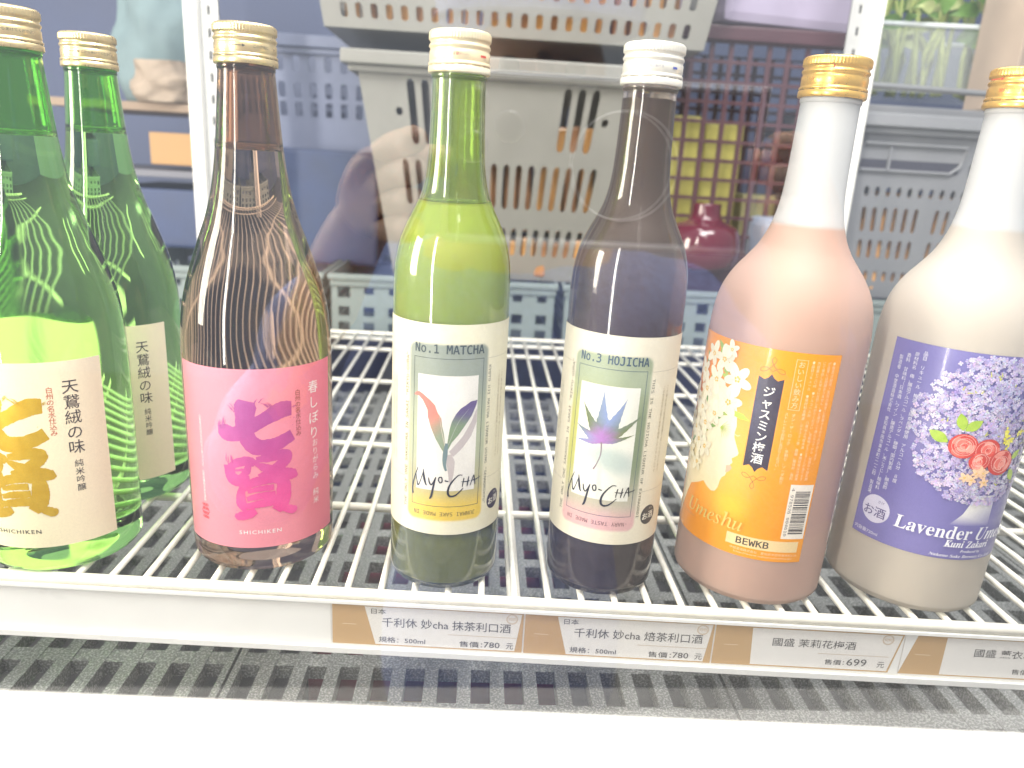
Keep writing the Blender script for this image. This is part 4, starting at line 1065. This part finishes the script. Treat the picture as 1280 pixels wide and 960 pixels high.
# pane reflection built as a maroon and yellow grid, right of the large basket
r = empty('reflected_grid', (420, 800, 70), (0, 0, 0), 'maroon grid with yellow patches standing in for a reflection, between the brown and orange bottles', 'basket')
for s_ in range(2):
    mb = MB(); xs = lin(-140, 112, 9); zs = lin(60, 360, 11)
    wall(mb, xs, zs, lambda i, j: (10.6, 11.2, 1), 4, (lambda p: (p[0], -70+p[1], p[2])) if s_ == 0 else (lambda p: (p[0], 70+p[1], p[2])))
    mb.build('grid_wall', REFL_MAROON, r)
mb = MB(); mb.box((-150, -80, 360), (120, -60, 380)); mb.build('rim', REFL_MAROON, r, bevel=3)
mb = MB(); mb.box((-145, -78, 0), (117, -62, 60)); mb.build('skirt', REFL_MAROON, r, bevel=3)
mb = MB(); mb.box((-140, -60, 55), (112, 65, 62)); mb.build('base', REFL_MAROON, r)
YEL = mat('yellow_reflection', (.55, .50, .13), .4, 0, .2, 25)  # yellow and olive parts of the reflection, built as solid blocks
for i, (x, z, w_, h_, m_) in enumerate(((312, 218, 62, 112, YEL), (380, 218, 58, 104, YEL), (448, 140, 52, 80, mat('olive_reflection', (.36, .33, .14), .5, 0, .2, 30)))):
    simple('patch', ('yellow pack at the left of the reflection stand-in grid', 'yellow pack in the middle of the reflection stand-in grid', 'olive pack at the right of the reflection stand-in grid')[i], 'patch', (x-w_/2, 762, z-80 if i < 2 else z), (x+w_/2, 830, z+h_), m_, 5)
mb = MB(); lathe(mb, spline([(4, 0), (40, 2), (52, 16), (54, 40), (46, 62), (24, 74), (20, 96)], 6), 40)
o = mb.build('blob', mat('burgundy_reflection', (.10, .012, .03), .12, Coat_Weight=.6), None, (345, 690, 110), smooth=True); tag(o, 'burgundy jar standing in for a round reflection in the pane', 'blob')  # round dark reflection built as a solid shape
simple('soft_block', 'pale lilac block standing in for a reflection, above the maroon grid', 'cloth', (320, 730, 452), (560, 900, 520), mat('lilac_reflection', (.40, .35, .47), .8, 0, .1, 20, .3), 14, .2)  # lilac reflection built as a solid block
simple('soft_block', 'pale blue folded cloth between the brown and orange bottles', 'cloth', (430, 690, 84), (520, 760, 190), mat('pale_blue_cloth', (.28, .32, .42), .8, 0, .15, 25, .3), 12, .2)

# clear container with stems and leaves, upper right
r = empty('clear_container', (720, 860, 384), (0, 0, -.1), 'clear container of pale green stems at the upper right', 'container')
CL = mat('clear_plastic', (.9, .95, .95), .08, Alpha=.12)
mb = MB()
for a, b in (((-120, -80, 0), (120, -78, 94)), ((-120, 78, 0), (120, 80, 94)), ((-120, -77.8, 0), (-118, 77.8, 94)), ((118, -77.8, 0), (120, 77.8, 94))): mb.box(a, b)
mb.build('container_wall', CL, r)
mb = MB(); tube(mb, [(-121, -81, 95), (121, -81, 95), (121, 81, 95), (-121, 81, 95), (-121, -81, 95)], 3.5, 8); mb.build('container_rim', mat('frosty_rim', (.7, .75, .75), .2), r)
STEM = mat('pale_stem', (.36, .42, .12), .45, 0, .2, 30); LEAF = mat('green_leaf', (.13, .26, .05), .45, 0, .25, 30); LEAF2 = mat('pale_leaf', (.45, .52, .22), .5, 0, .2, 30)
rnd = random.Random(8)
veg = empty('vegetable_bunch', (720, 860, 384), (0, 0, 0), 'bunch of green leafy vegetable standing in the clear container', 'vegetable')
for i in range(34):
    x = rnd.uniform(-100, 100); y = rnd.uniform(-66, 60); mb = MB()
    tube(mb, [(x, y, 4), (x*1.05+rnd.uniform(-12, 12), y, 60), (x*1.1+rnd.uniform(-30, 30), y, 150)], [5, 4, 2.2], 6)
    mb.build('stem', STEM, veg, smooth=True)
for i in range(46):
    L = rnd.uniform(45, 85); Wd = L*.38; x = rnd.uniform(-120, 120); y = rnd.uniform(-95, 60); z = rnd.uniform(72, 150); mb = MB()
    a = rnd.uniform(-1.4, 1.4); nb = 8; vs = []
    for j in range(nb+1):
        t = j/nb; ww = Wd*sin(pi*t**.8)*.5+.3
        cx_, cz_ = sin(a)*L*t, cos(a)*L*t-18*t*t*2
        for s_ in (-1, 0, 1): vs.append((x+cx_+s_*ww*cos(a), y-10*sin(pi*t)+(5 if s_ == 0 else 0), z+cz_-s_*ww*sin(a)))
    mb.add(vs, [(j*3+q, j*3+q+1, j*3+q+4, j*3+q+3) for j in range(nb) for q in (0, 1)])
    mb.build('leaf', rnd.choice([LEAF, LEAF, LEAF2]), veg, smooth=True)
simple('carton', 'tan carton standing at the upper right corner', 'carton', (748, 700, 360), (860, 780, 620), mat('beige_card', (.42, .33, .26), .6, 0, .08, 20), 2, .25)
simple('shelf_board', 'grey ledge above the right hand basket', 'ledge', (535, 720, 346), (900, 960, 358), BK3, 2)

# ------------------------------------------------------------------ inner glass divider and outer pane
EDGE = mat('polished_glass_edge', (.85, .95, .92), .05, Transmission_Weight=.5, IOR=1.5, Coat_Weight=1)
def pane_mat(name, refl, rough=0.):
    """thin clear sheet: straight transmission plus a Schlick reflection, the same from both sides"""
    M = bpy.data.materials.new(name); M.use_nodes = True; t = M.node_tree; t.nodes.clear()
    o = t.nodes.new('ShaderNodeOutputMaterial'); mx = t.nodes.new('ShaderNodeMixShader'); tr = t.nodes.new('ShaderNodeBsdfTransparent'); g = t.nodes.new('ShaderNodeBsdfGlossy')
    g.inputs['Roughness'].default_value = rough; f = t.nodes.new('ShaderNodeLayerWeight'); f.inputs[0].default_value = .5
    pw = t.nodes.new('ShaderNodeMath'); pw.operation = 'POWER'; pw.inputs[1].default_value = 5
    mr_ = t.nodes.new('ShaderNodeMapRange'); mr_.inputs[3].default_value = .04*refl; mr_.inputs[4].default_value = 1
    t.links.new(f.outputs['Facing'], pw.inputs[0]); t.links.new(pw.outputs[0], mr_.inputs[0])
    t.links.new(mr_.outputs[0], mx.inputs[0]); t.links.new(tr.outputs[0], mx.inputs[1]); t.links.new(g.outputs[0], mx.inputs[2]); t.links.new(mx.outputs[0], o.inputs[0])
    return M

pane = empty('glass_pane', (24, -228, 60.5), (0, 0, 0), 'clear front glass pane of the display case, standing on the white frame', 'glass pane')
mb = MB(); mb.box((-700, -3, 0), (820, 3, 900)); mb.build('glass_sheet', pane_mat('front_glass', 2.4), pane)
# ------------------------------------------------------------------ the photographer, seen only as a reflection in the pane
def skin_mesh(name, nodes, edges, m, parent, sub=2, fold=0., fs=.02):
    me = bpy.data.meshes.new(name); me.from_pydata([Vector(p[:3])*S for p in nodes], edges, [])
    o = bpy.data.objects.new(name, me); COL.objects.link(o)
    o.modifiers.new('skin', 'SKIN').use_smooth_shade = True
    sv = me.skin_vertices[0].data
    for i, p in enumerate(nodes):
        sv[i].radius = (p[3]*S, (p[4] if len(p) > 4 else p[3])*S); sv[i].use_root = (i == 0)
    o.modifiers.new('sub', 'SUBSURF').levels = sub
    nm = bpy.data.meshes.new_from_object(o.evaluated_get(bpy.context.evaluated_depsgraph_get()))
    bpy.data.objects.remove(o); bpy.data.meshes.remove(me)
    nm.name = name; nm.materials.clear(); nm.materials.append(m)
    if fold:
        for v in nm.vertices: v.co += v.normal*fold*S*noise.noise(v.co/fs)
    for p in nm.polygons: p.use_smooth = True
    return link(name, nm, parent)
SKIN = mat('skin', (.62, .40, .29), .5, Subsurface_Weight=.1)
DENIM = mat('blue_denim', (.25, .31, .56), .85, 0, .3, 160, .3); JEANS = mat('dark_trousers', (.05, .06, .10), .9); LILAC = mat('lilac_jersey', (.50, .42, .58), .85, 0, .1, 60)
per = empty('person', (0, 0, 0), label='person in a blue denim jacket and cap holding up a phone in both hands', cat='person')
B_ = [(60, -800, -330, 92, 66), (60, -800, -180, 82, 60), (60, -795, 20, 98, 66), (60, -785, 130, 76, 52), (60, -775, 190, 50), (60, -752, 262, 62), (60, -745, 320, 72, 82), (60, -752, 375, 55, 62),
      (-100, -790, 118, 52), (-185, -660, -60, 38), (-62, -500, 200, 25, 20), (-34, -466, 236, 30, 13),
      (222, -790, 118, 52), (330, -670, -60, 38), (225, -500, 190, 25, 20), (196, -466, 236, 30, 13),
      (-15, -800, -440, 56), (-40, -780, -820, 42), (-45, -800, -1195, 38), (-48, -740, -1225, 34, 26), (-50, -640, -1236, 30, 16),
      (135, -800, -440, 56), (160, -780, -820, 42), (165, -800, -1195, 38), (168, -740, -1225, 34, 26), (170, -640, -1236, 30, 16)]
E_ = [(0, 1), (1, 2), (2, 3), (3, 4), (4, 5), (5, 6), (6, 7), (3, 8), (8, 9), (9, 10), (10, 11), (3, 12), (12, 13), (13, 14), (14, 15), (0, 16), (16, 17), (17, 18), (18, 19), (19, 20), (0, 21), (21, 22), (22, 23), (23, 24), (24, 25)]
def hand(base, px, side, out):
    """four fingers folded over the back of the phone's end and a thumb behind it"""
    bx, by, bz = base
    for k, (dz, L) in enumerate(((24, .92), (9, 1.0), (-6, .95), (-20, .75))):
        z = bz+dz; n = len(out[0])
        out[0].extend([(bx+side*4, by-2, z-4, 9), (px-side*9, -446, z, 8.4), (px-side*6, -426, z+1, 7.4), (px+side*6*L-(5 if side > 0 else 0), -421, z+2, 6.4)])
        out[1].extend([(n, n+1), (n+1, n+2), (n+2, n+3)]); out[2].append(n)
    n = len(out[0])
    out[0].extend([(bx-side*6, by-10, bz+8, 11), (px+side*2, -462, bz+16, 9.5), (px+side*26, -454, bz+14, 8)])
    out[1].extend([(n, n+1), (n+1, n+2)]); out[2].append(n)
N_ = list(B_); EE = list(E_); roots = []
o_ = (N_, EE, roots)
hand((196, -466, 240), 166, -1, o_)
k0 = 11
rl_ = list(roots); 
for r_ in rl_: EE.append((15, r_))
roots.clear()
hand((-44, -466, 232), -14, 1, o_)
for r_ in roots: EE.append((11, r_))
body = skin_mesh('body', N_, EE, SKIN, per, 2)
jk = skin_mesh('jacket', [(60, -800, -340, 132, 100), (60, -800, -180, 120, 92), (60, -795, 20, 138, 98), (60, -785, 125, 104, 76), (60, -780, 182, 62, 56), (-105, -790, 112, 64), (-185, -660, -60, 52), (-84, -530, 165, 30), (225, -790, 112, 64), (330, -670, -60, 52), (247, -530, 155, 30)],
          [(0, 1), (1, 2), (2, 3), (3, 4), (3, 5), (5, 6), (6, 7), (3, 8), (8, 9), (9, 10)], DENIM, per, 2, 10, .045)
skin_mesh('trousers', [(60, -800, -330, 112, 86), (60, -800, -410, 112, 88), (-20, -800, -520, 84), (-40, -780, -820, 64), (-45, -800, -1170, 50), (140, -800, -520, 84), (160, -780, -820, 64), (165, -800, -1170, 50)], [(0, 1), (1, 2), (2, 3), (3, 4), (1, 5), (5, 6), (6, 7)], JEANS, per, 2, 5, .06)
mb = MB(); lathe(mb, spline([(100, 0), (124, 4), (126, 90), (112, 180), (104, 240)], 5), 48); o = mb.build('jacket_hem', DENIM, jk, (60, -800, -350), smooth=True); o.scale = (1.1, .86, 1)
mb = MB(); lathe(mb, spline([(84, 0), (112, 20), (116, 90), (108, 150)], 5), 48); o = mb.build('trouser_seat', JEANS, per, (60, -800, -470), smooth=True); o.scale = (1.15, .9, 1)
mb = MB(); lathe(mb, spline([(88, 0), (92, 22), (86, 58), (62, 86), (20, 98), (2, 99)], 5), 40); cp = mb.build('cap', DENIM, per, (60, -756, 362), smooth=True)
mb = MB(); n = 20
vs = [(cos(pi*i/n)*84*q, (sin(pi*i/n)*(88 if q == 1 else 88)+ (56 if q > .5 else 0)*sin(pi*i/n)), -4*q+dz) for q in (1, .98) for dz in (0, 3) for i in range(n+1)]
m1 = n+1
vs = [(cos(pi*i/n)*86, 20+sin(pi*i/n)*66, z) for z in (0, 3) for i in range(m1)]+[(cos(pi*i/n)*92, 20+sin(pi*i/n)*132, z-10*sin(pi*i/n)) for z in (0, 3) for i in range(m1)]
fs = []
for i in range(n):
    fs += [(i, i+1, 2*m1+i+1, 2*m1+i), (m1+i+1, m1+i, 3*m1+i, 3*m1+i+1), (2*m1+i, 2*m1+i+1, 3*m1+i+1, 3*m1+i)]
mb.add(vs, fs); mb.build('brim', DENIM, cp, smooth=False)
for sx_ in (-1, 1):
    mb = MB(); lathe(mb, spline([(1, -8), (7, -5), (8.5, 0), (7, 5), (1, 8)], 3), 16); mb.build('eye', mat('eye', (.05, .03, .02), .2), per, (60+sx_*27, -677, 322), smooth=True)
mb = MB(); tube(mb, [(60, -672, 330), (60, -655, 300), (60, -668, 290)], [7, 13, 10], 10); mb.build('nose', SKIN, per, smooth=True)
mb = MB(); tube(mb, [(38, -676, 268), (60, -668, 264), (82, -676, 268)], [2, 5, 2], 8); mb.build('mouth', mat('lips', (.5, .2, .17), .5), per, smooth=True)
# ground outside the case
mb = MB(); mb.box((-4000, -5000, -1275), (4000, 2000, -1262)); tag(mb.build('ground', mat('grey_paving', (.35, .34, .33), .8, 0, .15, 3)), kind='structure')
# the phone
ph = empty('smartphone', (78, -430.5, 250), (0, 0, 0), 'grey smartphone in a clear case held sideways in front of the pane', 'phone')
PHM = mat('graphite_glass', (.20, .20, .19), .25, Coat_Weight=.5); PHL = mat('lens_glass', (.01, .01, .012), .03, Coat_Weight=1); PHR = mat('lens_ring', (.35, .35, .34), .25, 1)
mb = MB(); mb.box((-79, -8.5, -38.5), (77, -.8, 38.5)); mb.build('phone_body', PHM, ph, bevel=2.5)
mb = MB(); mb.box((-77.5, -.8, -4), (-40, .7, 36.6)); bp_ = mb.build('camera_bump', PHM, ph, bevel=.6)
for x, z in ((-67.5, 5.5), (-67.5, 26.5), (-49.5, 16)):
    mb = MB(); lathe(mb, [(8, 0), (8, 1.2), (7.2, 1.5), (6.2, 1.5), (6.2, .7)], 32); o = mb.build('lens_ring', PHR, bp_, (x, .7, z), smooth=False); o.rotation_euler.x = -pi/2
    mb = MB(); lathe(mb, [(6.1, 0), (6.1, .8)], 32); o = mb.build('lens', PHL, bp_, (x, .75, z)); o.rotation_euler.x = -pi/2
mb = MB(); n = 48; tube(mb, [(10+27*cos(2*pi*i/n), -.2, 27*sin(2*pi*i/n)) for i in range(n+1)], .7, 6, cap=False); mb.build('magnet_ring', mat('white_ring', (.8, .8, .8), .4), ph, smooth=True)
mb = MB(); q = [(-81, -40.5), (79, -40.5), (79, 40.5), (-81, 40.5), (-81, -40.5)]; tube(mb, [(x, -1, z) for x, z in q], 2.2, 8); mb.build('clear_case_edge', mat('clear_case', (.9, .9, .9), .1, Coat_Weight=1), ph, smooth=True)
